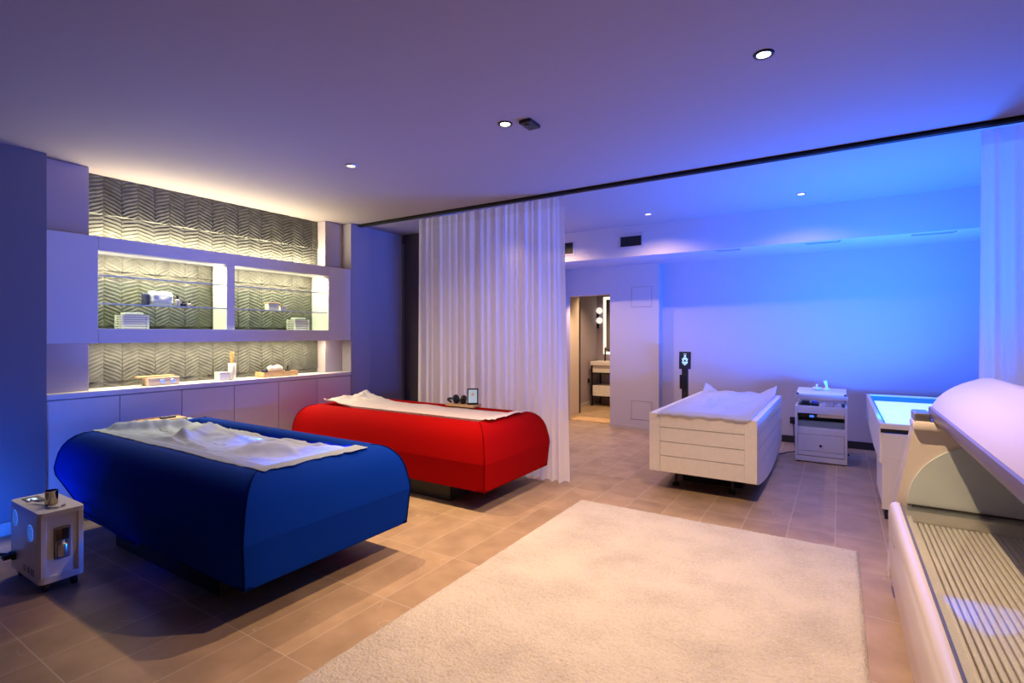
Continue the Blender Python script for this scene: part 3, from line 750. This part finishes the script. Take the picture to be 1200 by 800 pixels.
def white_sheet(u, v):
    x = WX0 + .07 + u * .73 + (.012 * fbm(v * 9, 1.7))
    y = WY0 - .015 + v * (1.99) + .016 * fbm(u * 8, 4.2)
    x = max(WX0 + .05, x - .05 * v * (1 - u))
    onrim = (x < WX0 + .10 or x > WX1 - .10 or y < WY0 + .13 or y > WY1 - .13)
    z = WZ + .006
    q = min((x - WX0 - .10) / .05, (WX1 - .10 - x) / .05, (y - WY0 - .13) / .05, (WY1 - .13 - y) / .05)
    q = max(0, min(1, q))
    z += q * (-.012 + .045 * fbm(x * 4.5, y * 2.6, 6) + .022 * fbm(x * 11, y * 7, 2))
    z += .006 * abs(fbm(x * 12, y * 8))
    far = max(0, (y - (WY1 - .25)) / .23)
    z += far ** 2 * (.012 + .10 * max(0, 1 - u / .22) + .085 * max(0, 1 - (1 - u) / .22) + .008 * math.sin(u * 22))
    if y < WY0 + .004: z -= min(.022, (WY0 + .004 - y) * .9)
    return (x, y, max(z, WZ + .003) if y > WY0 - .002 else z + .002)
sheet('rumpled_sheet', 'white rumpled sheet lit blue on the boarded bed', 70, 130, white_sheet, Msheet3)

# ------------------------------------------------------------------ display stand behind the boarded bed
t = thing('kiosk_stand', (-1.665, 6.75, 0), 'slim black touchscreen stand behind the boarded bed', 'kiosk')
B(-1.82, -1.51, 6.62, 6.90, 0, .015, bev=.005).build('base', Mblack, t)
B(-1.704, -1.628, 6.74, 6.78, .015, .93, bev=.004).build('post', Mblack, t)
B(-1.725, -1.632, 6.72, 6.745, .64, .82, bev=.004).build('card_reader', Mblackm, t)
Mt = Matrix.Translation((-1.665, 6.745, .893)) @ Matrix.Rotation(math.radians(8), 4, 'Z') @ Matrix.Rotation(math.radians(-10), 4, 'X')
hd = B(-.072, .072, -.012, .012, 0, .222, bev=.006, M=Mt).build('display', Mblack, t)
fg = MB()
fg.lathe(0, 0, [(.012, 0), (.012, .0015)], 16, Mt @ Matrix.Translation((0, -.0122, .165)) @ Matrix.Rotation(PI / 2, 4, 'X'))
for (x0, x1, z0, z1) in ((-.022, .022, .135, .147), (-.036, .036, .117, .130), (-.030, -.012, .098, .112), (.012, .030, .098, .112), (-.036, .036, .080, .091), (-.028, .028, .063, .073), (-.010, .010, .048, .058), (-.018, .018, .186, .192)):
    fg.box(x0, x1, -.0135, -.0122, z0, z1, M=Mt)
fg.build('screen_figure', Mfig, hd); 

# ------------------------------------------------------------------ white treatment cart
cx0, cx1, cy0, cy1 = -.398, .066, 6.22, 6.62
t = thing('treatment_cart', (-.166, 6.42, 0), 'white treatment cart with lid and drawer by the rear wall', 'cart')
B(cx0, cx0 + .022, cy0, cy1, 0.012, .588, bev=.002).build('side_panel', Mwhite, t); B(cx1 - .022, cx1, cy0, cy1, 0.012, .588, bev=.002).build('side_panel', Mwhite, t)
B(cx0 + .022, cx1 - .022, cy1 - .02, cy1, 0.012, .588).build('back_panel', Mwhite, t)
B(cx0 + .022, cx1 - .022, cy0 + .004, cy1 - .02, .540, .576).build('work_tray', Mgroove, t)
B(cx0 + .022, cx1 - .022, cy0, cy0 + .02, .51, .588, bev=.002).build('top_rail', Mwhite, t)
B(cx0 + .022, cx1 - .022, cy0 + .004, cy1 - .02, .340, .365).build('niche_floor', Mwhite, t)
B(cx0 + .022, cx1 - .022, cy0 + .002, cy0 + .02, .295, .339, bev=.002).build('rail', Mwhite, t)
dr = B(cx0 + .025, cx1 - .025, cy0 + .002, cy0 + .022, .122, .292, bev=.002).build('drawer', Mwhite, t)
MB().lathe(0, 0, [(.013, 0), (.012, .008), (.006, .009)], 16, Matrix.Translation((-.166, cy0 + .003, .18)) @ Matrix.Rotation(PI / 2, 4, 'X')).build('knob', Mblack, dr, angle=40)
B(cx0 + .025, cx1 - .025, cy0 + .002, cy0 + .022, .072, .118, bev=.002).build('lower_rail', Mwhite, t)
B(cx0 + .022, cx1 - .022, cy0, cy0 + .02, .012, .064, bev=.002).build('toe_board', Mwhite, t)
B(cx0 + .022, cx1 - .022, cy0 + .03, cy1 - .02, .06, .07).build('bottom_panel', Mwhite, t)
for x in (cx0 + .01, cx1 - .05):
    for y in (cy0 + .02, cy1 - .06): B(x, x + .04, y, y + .04, 0, .012).build('foot', Mblack, t)
B(cx0 + .022, cx0 + .20, cy0 + .06, cy0 + .10, .468, .505).build('instrument_panel', Mblack, t)
B(cx0 + .20, cx1 - .022, cy0 + .06, cy0 + .10, .468, .505).build('steel_panel', Malu, t)
B(cx0 + .022, cx1 - .022, cy0 + .05, cy0 + .054, .366, .430).build('glass_front', mat('grey_green_glass', (.30, .36, .36), .25, bump=.01), t)
B(cx0 + .13, cx0 + .17, cy0 + .055, cy0 + .06, .465, .485).build('blue_display', Mled, t)
B(cx0 + .022, cx1 - .022, cy0 + .02, cy0 + .36, .430, .436).build('glass_shelf', glass('tinted_glass', (.75, .9, .85)), t)
# lid
ld = MB(); ld.prism([(6.34, .650), (6.34, .700), (6.40, .722), (6.655, .742), (6.655, .650)], 'x', cx0 + .008, cx1 - .008)
ld.build('lid', Mwhite, t)
B(cx0 - .006, cx1 + .006, 6.328, 6.340, .646, .692, bev=.002).build('front_strip', Malu, t)
for x in (cx0 + .018, cx1 - .018):
    MB().lathe(0, 0, [(.011, 0), (.010, .006)], 14, Matrix.Translation((x, 6.338, .703)) @ Matrix.Rotation(PI / 2, 4, 'X')).build('hinge_knob', Mblack, t)
B(cx0 + .012, cx0 + .03, 6.50, 6.62, .588, .652).build('lid_bracket', Mwhite, t); B(cx1 - .03, cx1 - .012, 6.50, 6.62, .588, .652).build('lid_bracket', Mwhite, t)
zt_ = .576
t = thing('hand_mirror', (-.30, 6.28, zt_), 'black round stacked pads at the left of the cart tray', 'pad')
MB().lathe(-.31, 6.285, [(.04, zt_), (.046, zt_ + .01), (.044, zt_ + .03), (.03, zt_ + .036)], 20).build('lower_pad', Mblack, t, angle=40); MB().lathe(-.305, 6.29, [(.03, zt_ + .036), (.038, zt_ + .042), (.036, zt_ + .06), (.02, zt_ + .064)], 20).build('upper_pad', Mblack, t, angle=40)
t.name = 'massage_pad'
t = thing('glass_jar', (-.222, 6.28, zt_), 'small blue and black jar in the cart tray', 'jar')
MB().lathe(-.222, 6.28, [(.02, zt_), (.024, zt_ + .004), (.024, zt_ + .038)], 18).build('body', Mblack, t, angle=40); MB().lathe(-.222, 6.28, [(.024, zt_ + .038), (.025, zt_ + .058), (.016, zt_ + .064)], 18).build('lid', mat('blue_cap', (.05, .12, .6), .3, bump=.01), t, angle=40)
def coil(cx, cy, z, r, label, m):
    t = thing('coiled_cable', (cx, cy, z), label, 'cable', 'coiled cables in the cart tray')
    pts = [(cx + (r + .004 * math.sin(k * .9)) * math.cos(k * .35), cy + (r * .7) * math.sin(k * .35), z + .006 + k * .0006) for k in range(60)]
    MB().tube(pts, .005, 6).build('loop', m, t, smooth=True)
    MB().lathe(cx, cy, [(.012, z), (.014, z + .004), (.012, z + .03), (.006, z + .034)], 12).build('plug', Mpouch, t, angle=40)
coil(-.150, 6.285, zt_, .028, 'white coiled cable in the middle of the cart tray', Mwhite)
coil(-.085, 6.29, zt_, .030, 'pinkish coiled cable in the cart tray right of the middle', Mpink)
coil(-.015, 6.285, zt_, .030, 'coiled cable at the right end of the cart tray', Mmarble)
zl_ = .734
t = thing('ceramic_dish', (-.21, 6.52, zl_), 'low white lidded dish on the cart lid', 'dish')
MB().lathe(-.21, 6.52, [(.03, zl_ - .002), (.048, zl_ + .008), (.050, zl_ + .024), (.044, zl_ + .026)], 24).build('bowl', Mwhite, t, angle=40); MB().lathe(-.21, 6.52, [(.046, zl_ + .026), (.02, zl_ + .034), (.008, zl_ + .038), (.010, zl_ + .055), (.004, zl_ + .06)], 24).build('lid', Mwhite, t, angle=40)
t = thing('hand_applicator', (-.12, 6.52, zl_), 'white upright handpiece standing on the cart lid', 'applicator')
MB().lathe(-.118, 6.52, [(.032, zl_ - .002), (.034, zl_ + .012), (.020, zl_ + .028), (.014, zl_ + .03)], 20).build('foot', Mwhite, t, angle=40)
MB().tube([(-.118, 6.52, zl_ + .028), (-.124, 6.52, zl_ + .06), (-.135, 6.52, zl_ + .100)], [.013, .014, .019], 12).build('handle', Mwhite, t, angle=60)
t = thing('power_socket', (-.48, YB, .24), 'black wall socket with plug left of the treatment cart', 'socket')
B(-.52, -.44, YB - .012, YB, .235, .315, bev=.003).build('plate', Mblack, t); B(-.50, -.455, YB - .05, YB - .012, .25, .295, bev=.004).build('plug', Mblack, t)
t = thing('power_cable', (-.47, YB - .04, 0), 'black power cable hanging from the rear wall socket', 'cable')
MB().tube([(-.478, YB - .04, .25), (-.474, YB - .05, .12), (-.47, YB - .06, .03), (-.46, YB - .15, .008), (-.42, YB - .45, .008), (-.35, YB - .58, .008)], .006, 6).build('lead', Mblack, t, smooth=True); B(-.49, -.466, YB - .052, YB - .03, .235, .252).build('plug_end', Mblack, t)
t = thing('floor_cable', (-.5, 6.75, 0), 'thin dark cable lying between the boarded bed and the cart', 'cable')
MB().tube([(-.56, 6.44, .006), (-.50, 6.60, .006), (-.40, 6.72, .006), (-.2, 6.80, .006), (.05, 6.80, .006)], .005, 6).build('lead', Mblack, t, smooth=True); B(.05, .09, 6.785, 6.815, .0, .014).build('connector', Mblack, t)

# ------------------------------------------------------------------ right-hand lit water bed
LX0, LX1, LY0, LY1, LZ = .245, 1.15, 4.58, 6.80, .692
t = thing('lit_water_bed', ((LX0 + LX1) / 2, 5.7, 0), 'white water bed with glowing blue top behind the capsule', 'spa bed')
# deck side: deep at the near end, its underside rising towards the head
B(LX0, LX1, LY0, LY0 + .03, .655, LZ, bev=.003).build('front_rail', Mwhite, t)
B(LX0 + .006, LX1 - .006, LY0 + .012, LY0 + .04, .625, .655).build('shadow_gap', Mblack, t)
sd = MB(); sd.prism([(LY0 + .03, .40), (5.4, .385), (LY1, .44), (LY1, LZ - .002), (LY0 + .03, LZ - .002)], 'x', LX0, LX0 + .025); sd.build('side_panel', Mwhite, t)
sd = MB(); sd.prism([(LY0 + .03, .40), (5.4, .385), (LY1, .44), (LY1, LZ - .002), (LY0 + .03, LZ - .002)], 'x', LX1 - .025, LX1); sd.build('side_panel', Mwhite, t)
B(LX0 + .025, LX1 - .025, LY1 - .03, LY1, .42, LZ - .002).build('head_panel', Mwhite, t)
B(LX0 + .012, LX1 - .012, LY0, LY0 + .025, .075, .622, bev=.004).build('front_panel', Mwhite, t)
B(LX0 + .055, LX1 - .055, LY0 - .003, LY0, .085, .46, bev=.001).build('service_door', Mwhite, t)
B(LX0 + .02, LX1 - .02, LY0 + .025, 5.35, .075, .40).build('pedestal', Mwhite, t)
B(LX0 + .03, LX1 - .03, LY0 + .03, 5.2, 0, .075).build('plinth', Mblack, t)
B(LX0 + .03, LX1 - .03, LY0 + .04, LY1 - .03, .43, .46).build('tub_floor', Mmemb, t)
B(LX0 + .045, LX1 - .045, LY0 + .055, LY1 - .045, .46, .625).build('lit_membrane', Mglow, t)
rr = MB(); rr.box(LX0 + .026, LX0 + .045, LY0 + .04, LY1 - .03, .60, .672); rr.box(LX1 - .045, LX1 - .026, LY0 + .04, LY1 - .03, .60, .672); rr.box(LX0 + .045, LX1 - .045, LY0 + .032, LY0 + .055, .60, .672); rr.box(LX0 + .045, LX1 - .045, LY1 - .045, LY1 - .031, .60, .672)
rr.build('lit_edge_profile', Mglowrim, t)

# ------------------------------------------------------------------ tanning capsule, right foreground
SX0, SX1, SY0, SY1 = .205, 1.22, 1.05, 3.20
t = thing('tanning_capsule', ((SX0 + SX1) / 2, 2.1, 0), 'open cream tanning capsule with raised lid at the right', 'tanning bed')
# side shell with rounded upper edge and a lower edge that tucks in
prof = [(SX0 + .03, .10), (SX0 + .012, .12), (SX0 + .004, .30), (SX0, .44), (SX0 + .004, .475), (SX0 + .014, .495), (SX0 + .03, .502), (SX0 + .045, .500), (SX0 + .045, .40), (SX0 + .06, .10)]
MB().prism(prof, 'y', SY0, SY1).build('side_shell', Mcream, t, angle=50)
MB().prism([(SX1 + SX0 - x, z) for x, z in prof], 'y', SY0, SY1).build('side_shell', Mcream, t, angle=50)
MB().box(SX0 + .046, SX0 + .052, SY0 + .01, SY1 - .02, .46, .508).build('edge_trim', mat('blue_grey_trim', (.10, .11, .22), .3, bump=.01), t)
B(SX0 + .046, SX1 - .046, SY0, SY0 + .03, .10, .49).build('foot_board', Mcream, t)
B(SX0 + .04, SX1 - .04, SY0 + .05, SY1 - .02, 0, .10).build('plinth', Mblack, t)
B(SX0 + .15, SX0 + .158, 2.9, 3.04, .35, .355).build('vent_groove', Mgroove, t)
B(SX0 - .0015, SX0 + .004, 2.86, 3.06, .385, .39).build('side_groove', Mgroove, t)
# tub: flat ledge, reflector floor and lamp tubes
B(SX0 + .053, SX0 + .086, SY0 + .03, SY1 - .03, .40, .458).build('ledge', Mtube, t)
B(SX0 + .086, SX1 - .115, SY0 + .03, SY1 - .06, .38, .415).build('reflector', Mtubegap, t)
B(SX0 + .053, SX1 - .053, SY1 - .06, SY1 - .0, .40, .485).build('end_ledge', Malu, t)
nT = 39; pitch = .0205
for k in range(nT):
    x = SX0 + .100 + k * pitch
    B(x - .0076, x + .0076, SY0 + .04, SY1 - .065, .416, .434, bev=.0035, seg=3).build('lamp_tube', Mtube, t, angle=40)
B(SX0 + .053, SX1 - .053, SY0 + .03, SY1 - .01, .490, .496).build('acrylic_sheet', glass('acrylic', (.95, .97, .97), 0.01, 1.5), t)
# head wall with D-shaped mirror plate
HY = SY1
hw = [(SX0 + .005, .10), (SX0 + .03, .47), (.305, .845), (.312, .885), (.36, .905), (1.16, .905), (1.22, .80), (1.22, .10)]
MB().prism(hw, 'y', HY + .03, HY + .17).build('head_wall', Mcream, t, angle=40)
B(.305, 1.17, HY + .0, HY + .165, .865, .907, bev=.012).build('head_cap', Mcream, t, angle=40)
cxm, rm_ = .635, .352
arc = [(cxm + rm_ * math.cos(a), .497 + rm_ * .93 * math.sin(a)) for a in [PI - PI * k / 40 for k in range(41)]]
MB().prism(arc, 'y', HY + .018, HY + .029).build('mirror_plate', Mmirror, t)
B(.30, 1.10, HY + .008, HY + .0175, .487, .497).build('mirror_sill', Mblack, t)
B(.310, .375, HY + .01, HY + .16, .905, .950, bev=.006).build('hinge_bracket', Malu, t)
# lid: curved shell
def lid_outline(th):
    pts = []
    ctrl = [(.380, .960), (.405, 1.012), (.440, 1.052), (.490, 1.088), (.555, 1.117), (.604, 1.128), (.66, 1.113), (.73, 1.085), (.82, 1.035), (.92, .97), (1.02, .895), (1.10, .82), (1.17, .74)]
    return ctrl
out = lid_outline(0)
inn = []
for i, (x, z) in enumerate(out):
    a = out[max(0, i - 1)]; b_ = out[min(len(out) - 1, i + 1)]
    tx, tz = b_[0] - a[0], b_[1] - a[1]; l_ = math.hypot(tx, tz)
    inn.append((x + tz / l_ * .045, z - tx / l_ * .045))
def smooth_poly(p):
    q = []
    for i in range(len(p) - 1):
        p0, p1, p2, p3 = p[max(0, i - 1)], p[i], p[i + 1], p[min(len(p) - 1, i + 2)]
        for k in range(4):
            s_ = k / 4
            q.append(tuple(.5 * ((2 * p1[j]) + (-p0[j] + p2[j]) * s_ + (2 * p0[j] - 5 * p1[j] + 4 * p2[j] - p3[j]) * s_ ** 2 + (-p0[j] + 3 * p1[j] - 3 * p2[j] + p3[j]) * s_ ** 3) for j in range(2)))
    q.append(p[-1]); return q
so, si = smooth_poly(out), smooth_poly(inn)
mb = MB()
LYa, LYb = 1.05, 3.30
def shellgrid(poly, ya, yb, n=30):
    mb.grid(len(poly) - 1, n, lambda u, v: (poly[min(len(poly) - 1, round(u * (len(poly) - 1)))][0], ya + v * (yb - ya), poly[min(len(poly) - 1, round(u * (len(poly) - 1)))][1]))
MB_l = MB(); MB_l.prism(so + si[::-1], 'y', LYa, LYb)
ob = MB_l.build('lid_shell', Mpink, t, angle=45)
# rim strip along the open edge, and inner lamp panel
MB().prism([(.388, .915), (.380, .920), (.374, .950), (.376, .972), (.384, .976), (.400, .968), (.430, .945), (.425, .925), (.400, .915)], 'y', LYa, LYb + .004).build('lid_rim', Mpurple, t, angle=50)
MB().prism([(x + .004, z - .006) for x, z in si[2:-2]] + [(x + .012, z - .014) for x, z in si[2:-2]][::-1], 'y', LYa + .04, LYb - .06)  .build('lid_lamp_panel', Mtube, t, angle=45)

# ------------------------------------------------------------------ curtains
def curtain(x0, x1, label, seed, flare=0.0, flare_l=0.0, yc=4.165, amp=.028, nf=14):
    rnd = random.Random(seed)
    t = thing('sheer_curtain', ((x0 + x1) / 2, yc, 0), label, 'curtain', 'sheer white curtains on the track')
    ph = [rnd.uniform(0, 6.28) for _ in range(6)]
    wd = x1 - x0
    zt = CEIL - .032
    def fn(u, v):
        z = .012 + (zt - .012) * v
        k = 1 - v
        x = x0 + u * wd + flare * u ** 3 * k ** 1.2 - flare_l * (1 - u) ** 3 * k ** 1.2
        uu = u + .012 * math.sin(6.28 * u * 3 + ph[3]) + .006 * math.sin(z * 1.1 + ph[4])
        f = math.sin(2 * PI * nf * uu + ph[0]) + .55 * math.sin(2 * PI * nf * .57 * uu + ph[1] + .35 * k) + .35 * math.sin(2 * PI * nf * 1.9 * uu + ph[2])
        f *= .55 + .45 * math.sin(2 * PI * 1.7 * u + ph[5]) * .6
        a = amp * (.55 + .45 * k)
        edge = .02 * max(0, 1 - (1 - u) * wd / .06) ** 2 + .02 * max(0, 1 - u * wd / .06) ** 2
        zz = z + (.010 * math.sin(2 * PI * nf * uu + ph[1]) if v == 0 else 0)
        return (x, yc + a * f + edge, zz)
    nx = int(wd / .0065)
    mb = MB(); mb.grid(nx, 44, lambda u, v: fn(u, v * .965)); mb.build('drape', Mcurt, t, smooth=True, fixn=False)
    mb = MB(); mb.grid(nx, 3, lambda u, v: fn(u, .965 + v * .035)); mb.build('heading_tape', Mcurth, t, smooth=True, fixn=False)
    return t
curtain(-3.855, -2.72, 'wide left panel of the sheer curtain behind the red bed', 3, 0, .02, 4.178, .026, 11)
curtain(-2.72, -2.095, 'gathered right panel of the sheer curtain ending past the red bed', 11, .055, 0, 4.158, .022, 8)
curtain(.725, 2.1, 'sheer curtain at the right edge behind the tanning capsule', 5, .0, .02, 4.165, .030, 14)

# ------------------------------------------------------------------ oxygen machine, left foreground
mx0, mx1, my0, my1, mz0, mz1 = -3.885, -3.432, .938, 1.128, .055, .418
t = thing('oxygen_concentrator', ((mx0 + mx1) / 2, (my0 + my1) / 2, 0), 'small white wheeled machine with metal cup beside the blue bed', 'machine')
mb = MB()
# rounded box body
def rrect(x0, x1, y0, y1, r, n=6):
    p = []
    for (cx, cy, a0) in ((x1 - r, y1 - r, 0), (x0 + r, y1 - r, PI / 2), (x0 + r, y0 + r, PI), (x1 - r, y0 + r, 3 * PI / 2)):
        p += [(cx + r * math.cos(a0 + PI / 2 * k / n), cy + r * math.sin(a0 + PI / 2 * k / n)) for k in range(n + 1)]
    return p
MB().prism(rrect(mx0, mx1 - .012, my0, my1, .022), 'z', mz0 + .03, mz1 - .02).build('body', Mwhite, t, angle=40)
MB().prism(rrect(mx0, mx1, my0, my1, .026), 'z', mz0, mz0 + .032).build('bottom_tray', Mwhite, t, angle=40)
MB().prism(rrect(mx0, mx1, my0, my1, .026), 'z', mz1 - .024, mz1).build('top_cover', Mwhite, t, angle=40)
fr = MB(); fr.box(mx1 - .014, mx1 - .002, my0 + .006, my0 + .03, mz0 + .03, mz1 - .022, bev=.003); fr.box(mx1 - .014, mx1 - .002, my1 - .03, my1 - .006, mz0 + .03, mz1 - .022, bev=.003)
fr.build('front_frame', Mwhite, t)
cxw = (my0 + my1) / 2
wp = B(mx1 - .0125, mx1 - .006, cxw - .034, cxw + .034, .165, .330, bev=.006).build('window', Mgroove, t)
B(mx1 - .007, mx1 - .001, cxw - .024, cxw - .002, .262, .318).build('filter_cup', Mwater, wp); B(mx1 - .007, mx1 - .001, cxw + .002, cxw + .026, .262, .318).build('filter_cup', Mblack, wp)
MB().lathe(mx1 - .004, cxw, [(.020, .178), (.022, .182), (.022, .240), (.008, .250), (.008, .262)], 16).build('water_bottle', Malu, wp, angle=40)
for y in (cxw - .028, cxw + .024): B(mx1 - .006, mx1 - .002, y, y + .003, .175, .250).build('bracket', Malu, wp)
def vent_disc(x, z):
    v = MB()
    Mv = Matrix.Translation((x, my0, z)) @ Matrix.Rotation(PI / 2, 4, 'X')
    v.lathe(0, 0, [(.042, -.001), (.042, .0015)], 24, Mv)
    o = v.build('lit_vent', Mled, t)
    g_ = MB()
    for k in range(-3, 4):
        w2 = math.sqrt(max(0, .042 ** 2 - (k * .011) ** 2))
        g_.box(x - w2, x + w2, my0 - .003, my0 - .0015, z + k * .011 - .003, z + k * .011 + .003)
    g_.build('vent_bar', Mgroove, o)
vent_disc(-3.80, .335); vent_disc(-3.56, .300)
lb = MB()
for k, (xa, wd_) in enumerate(((-3.67, .004), (-3.645, .012), (-3.60, .014), (-3.575, .004), (-3.55, .014), (-3.52, .012))): lb.box(xa, xa + wd_, my0 - .0012, my0, .085, .118)
lb.build('side_marking', Mgroove, t)
zt_ = mz1
B(-3.84, -3.74, .975, 1.045, zt_, zt_ + .004, bev=.001).build('control_panel', Mgroove, t)
B(-3.795, -3.755, .985, 1.02, zt_ + .004, zt_ + .006).build('display', Mledw, t)
for (x, y) in ((mx0 + .04, my0 + .035), (mx1 - .045, my0 + .035), (mx0 + .04, my1 - .035), (mx1 - .045, my1 - .035)):
    c = MB(); c.lathe(0, 0, [(.008, -.012), (.0225, -.010), (.024, 0), (.0225, .010), (.008, .012)], 18, Matrix.Translation((x, y, .024)) @ Matrix.Rotation(PI / 2, 4, 'X')); c.box(x - .014, x + .014, y - .016, y + .016, .040, .056)
    c.build('castor', Mblack, t, angle=40)
B(-3.83, -3.77, my0 - .02, my0, .115, .150, bev=.003).build('power_inlet', Mblack, t)
t = thing('metal_cup', (-3.60, 1.035, mz1), 'dark chrome cup with handle standing on the white machine', 'cup')
MB().lathe(-3.60, 1.035, [(.024, mz1), (.028, mz1 + .003), (.028, mz1 + .070), (.030, mz1 + .074), (.027, mz1 + .074), (.026, mz1 + .010)], 28).build('body', mat('smoked_chrome', (.45, .38, .28), .12, metal=1, bump=.01), t, angle=40)
MB().tube([(-3.627, 1.02, mz1 + .02), (-3.66, 1.0, mz1 + .012), (-3.70, .985, mz1 + .014), (-3.70, .975, mz1 + .022)], .006, 8).build('handle', Mchrome, t, smooth=True)
t = thing('breathing_tube', (-3.52, 1.03, mz1), 'thin clear hose curled on the white machine top', 'hose')
MB().tube([(-3.575, 1.01, mz1 + .006), (-3.54, .995, mz1 + .005), (-3.50, 1.0, mz1 + .005), (-3.48, 1.03, mz1 + .005), (-3.50, 1.055, mz1 + .006)], .004, 6).build('hose', Mchrome, t, smooth=True); MB().lathe(-3.50, 1.06, [(.005, mz1), (.007, mz1 + .004), (.005, mz1 + .012)], 10).build('nozzle', Malu, t, angle=40)
t = thing('power_lead', (-4.1, .90, 0), 'black power lead running left from the white machine', 'cable')
MB().tube([(-3.81, my0 - .02, .135), (-3.86, .87, .15), (-3.95, .82, .12), (-4.05, .80, .05), (-4.2, .82, .008), (-4.5, .85, .008)], .008, 8).build('lead', Mblack, t, smooth=True); B(-3.835, -3.785, my0 - .05, my0 - .021, .12, .145, bev=.003).build('plug', Mblack, t)
t = thing('blue_hose', (-4.0, 1.25, 0), 'thin blue hose running along the lower edge of the blue bed head', 'hose')
MB().tube([(-4.44, 1.20, .012), (-4.28, 1.22, .16), (-3.98, 1.262, .275), (-3.75, 1.285, .225), (-3.45, 1.292, .195), (-3.25, 1.296, .188)], .007, 8).build('hose', Mbluef, t, smooth=True); B(-4.46, -4.42, 1.18, 1.22, .0, .03).build('connector', Mblack, t)

# ------------------------------------------------------------------ rug
rx0, rx1, ry0, ry1 = -1.755, .098, .35, 3.805
t = MB()
def rugf(u, v):
    x = rx0 + u * (rx1 - rx0); y = ry0 + v * (ry1 - ry0)
    e = min(u * (rx1 - rx0), (1 - u) * (rx1 - rx0), v * (ry1 - ry0), (1 - v) * (ry1 - ry0))
    h = .020 * (1 - math.exp(-e / .010)) + .0035 * noise.noise(Vector((x * 55, y * 55, 0))) * min(1, e / .01) + .003 * noise.noise(Vector((x * 18, y * 18, 5))) * min(1, e / .01)
    jx = .004 * noise.noise(Vector((y * 60, 1, 2))) if e < .012 else 0
    jy = .004 * noise.noise(Vector((x * 60, 8, 2))) if e < .012 else 0
    return (x + jx, y + jy, max(.0015, h))
t.grid(210, 380, rugf)
tag(t.build('rug', Mrug, None, smooth=True, fixn=False), 'large pale beige shaggy rug on the tiled floor', 'rug')

# ------------------------------------------------------------------ washroom fittings
t = thing('vanity', (-3.70, 9.2, 0), 'small washroom vanity on a black frame seen through the doorway', 'vanity')
B(-3.94, -3.0, 8.96, 9.42, .755, .83, bev=.006).build('basin', Mtop, t)
fr = MB()
for (x, y) in ((-3.93, 8.98), (-3.05, 8.98), (-3.93, 9.38), (-3.05, 9.38)): fr.box(x, x + .025, y, y + .025, 0, .755)
fr.box(-3.93, -3.025, 8.98, 9.0, .60, .62); fr.box(-3.93, -3.025, 8.98, 9.0, .17, .19)
fr.build('frame', Mblackm, t)
B(-3.90, -3.04, 8.985, 9.40, .625, .75).build('upper_drawer', Mmarble, t)
B(-3.90, -3.04, 8.985, 9.40, .19, .38).build('lower_drawer', Mmarble, t)
t = thing('tap', (-3.76, 9.3, .83), 'tall black tap on the washroom vanity', 'tap')
MB().lathe(-3.76, 9.25, [(.02, .83), (.016, .835), (.016, 1.06), (.014, 1.065)], 14).build('body', Mblack, t, angle=40); MB().tube([(-3.76, 9.25, 1.04), (-3.68, 9.15, 1.05), (-3.62, 9.09, 1.04), (-3.62, 9.085, 1.01)], .011, 8).build('spout', Mblack, t, smooth=True); B(-3.775, -3.745, 9.24, 9.26, 1.065, 1.085).build('lever', Mblack, t)
t = thing('wall_sconce', (-3.93, 9.40, 1.6), 'twin white globe wall light beside the washroom mirror', 'wall light')
B(-3.99, -3.955, 9.395, 9.42, 1.45, 1.80, bev=.004).build('backplate', Mblackm, t)
for z in (1.79, 1.60):
    MB().lathe(-3.925, 9.36, [(.004, z - .06)] + [(.06 * math.sin(PI * k / 12), z - .06 * math.cos(PI * k / 12)) for k in range(1, 12)] + [(.004, z + .06)], 20).build('globe', Mglobe, t, smooth=True)
t = thing('wall_mirror', (-3.4, 9.40, .95), 'tall backlit washroom mirror above the vanity', 'mirror')
B(-3.86, -2.9, 9.405, 9.42, .95, 2.05).build('backlight', Mmirlit, t); B(-3.80, -2.96, 9.395, 9.404, 1.0, 2.0).build('glass', mat('mirror_glass', (.5, .55, .5), .05, metal=1, bump=.01), t)
t = thing('wall_switch', (-3.995, 9.2, .55), 'black wall socket on the washroom side wall', 'socket')
B(-4.0, -3.985, 8.98, 9.06, .42, .50, bev=.003).build('plate', Mblack, t); MB().lathe(0, 0, [(.018, 0), (.016, .006)], 14, Matrix.Translation((-3.985, 9.02, .46)) @ Matrix.Rotation(PI / 2, 4, 'Y')).build('insert', Mblackm, t)
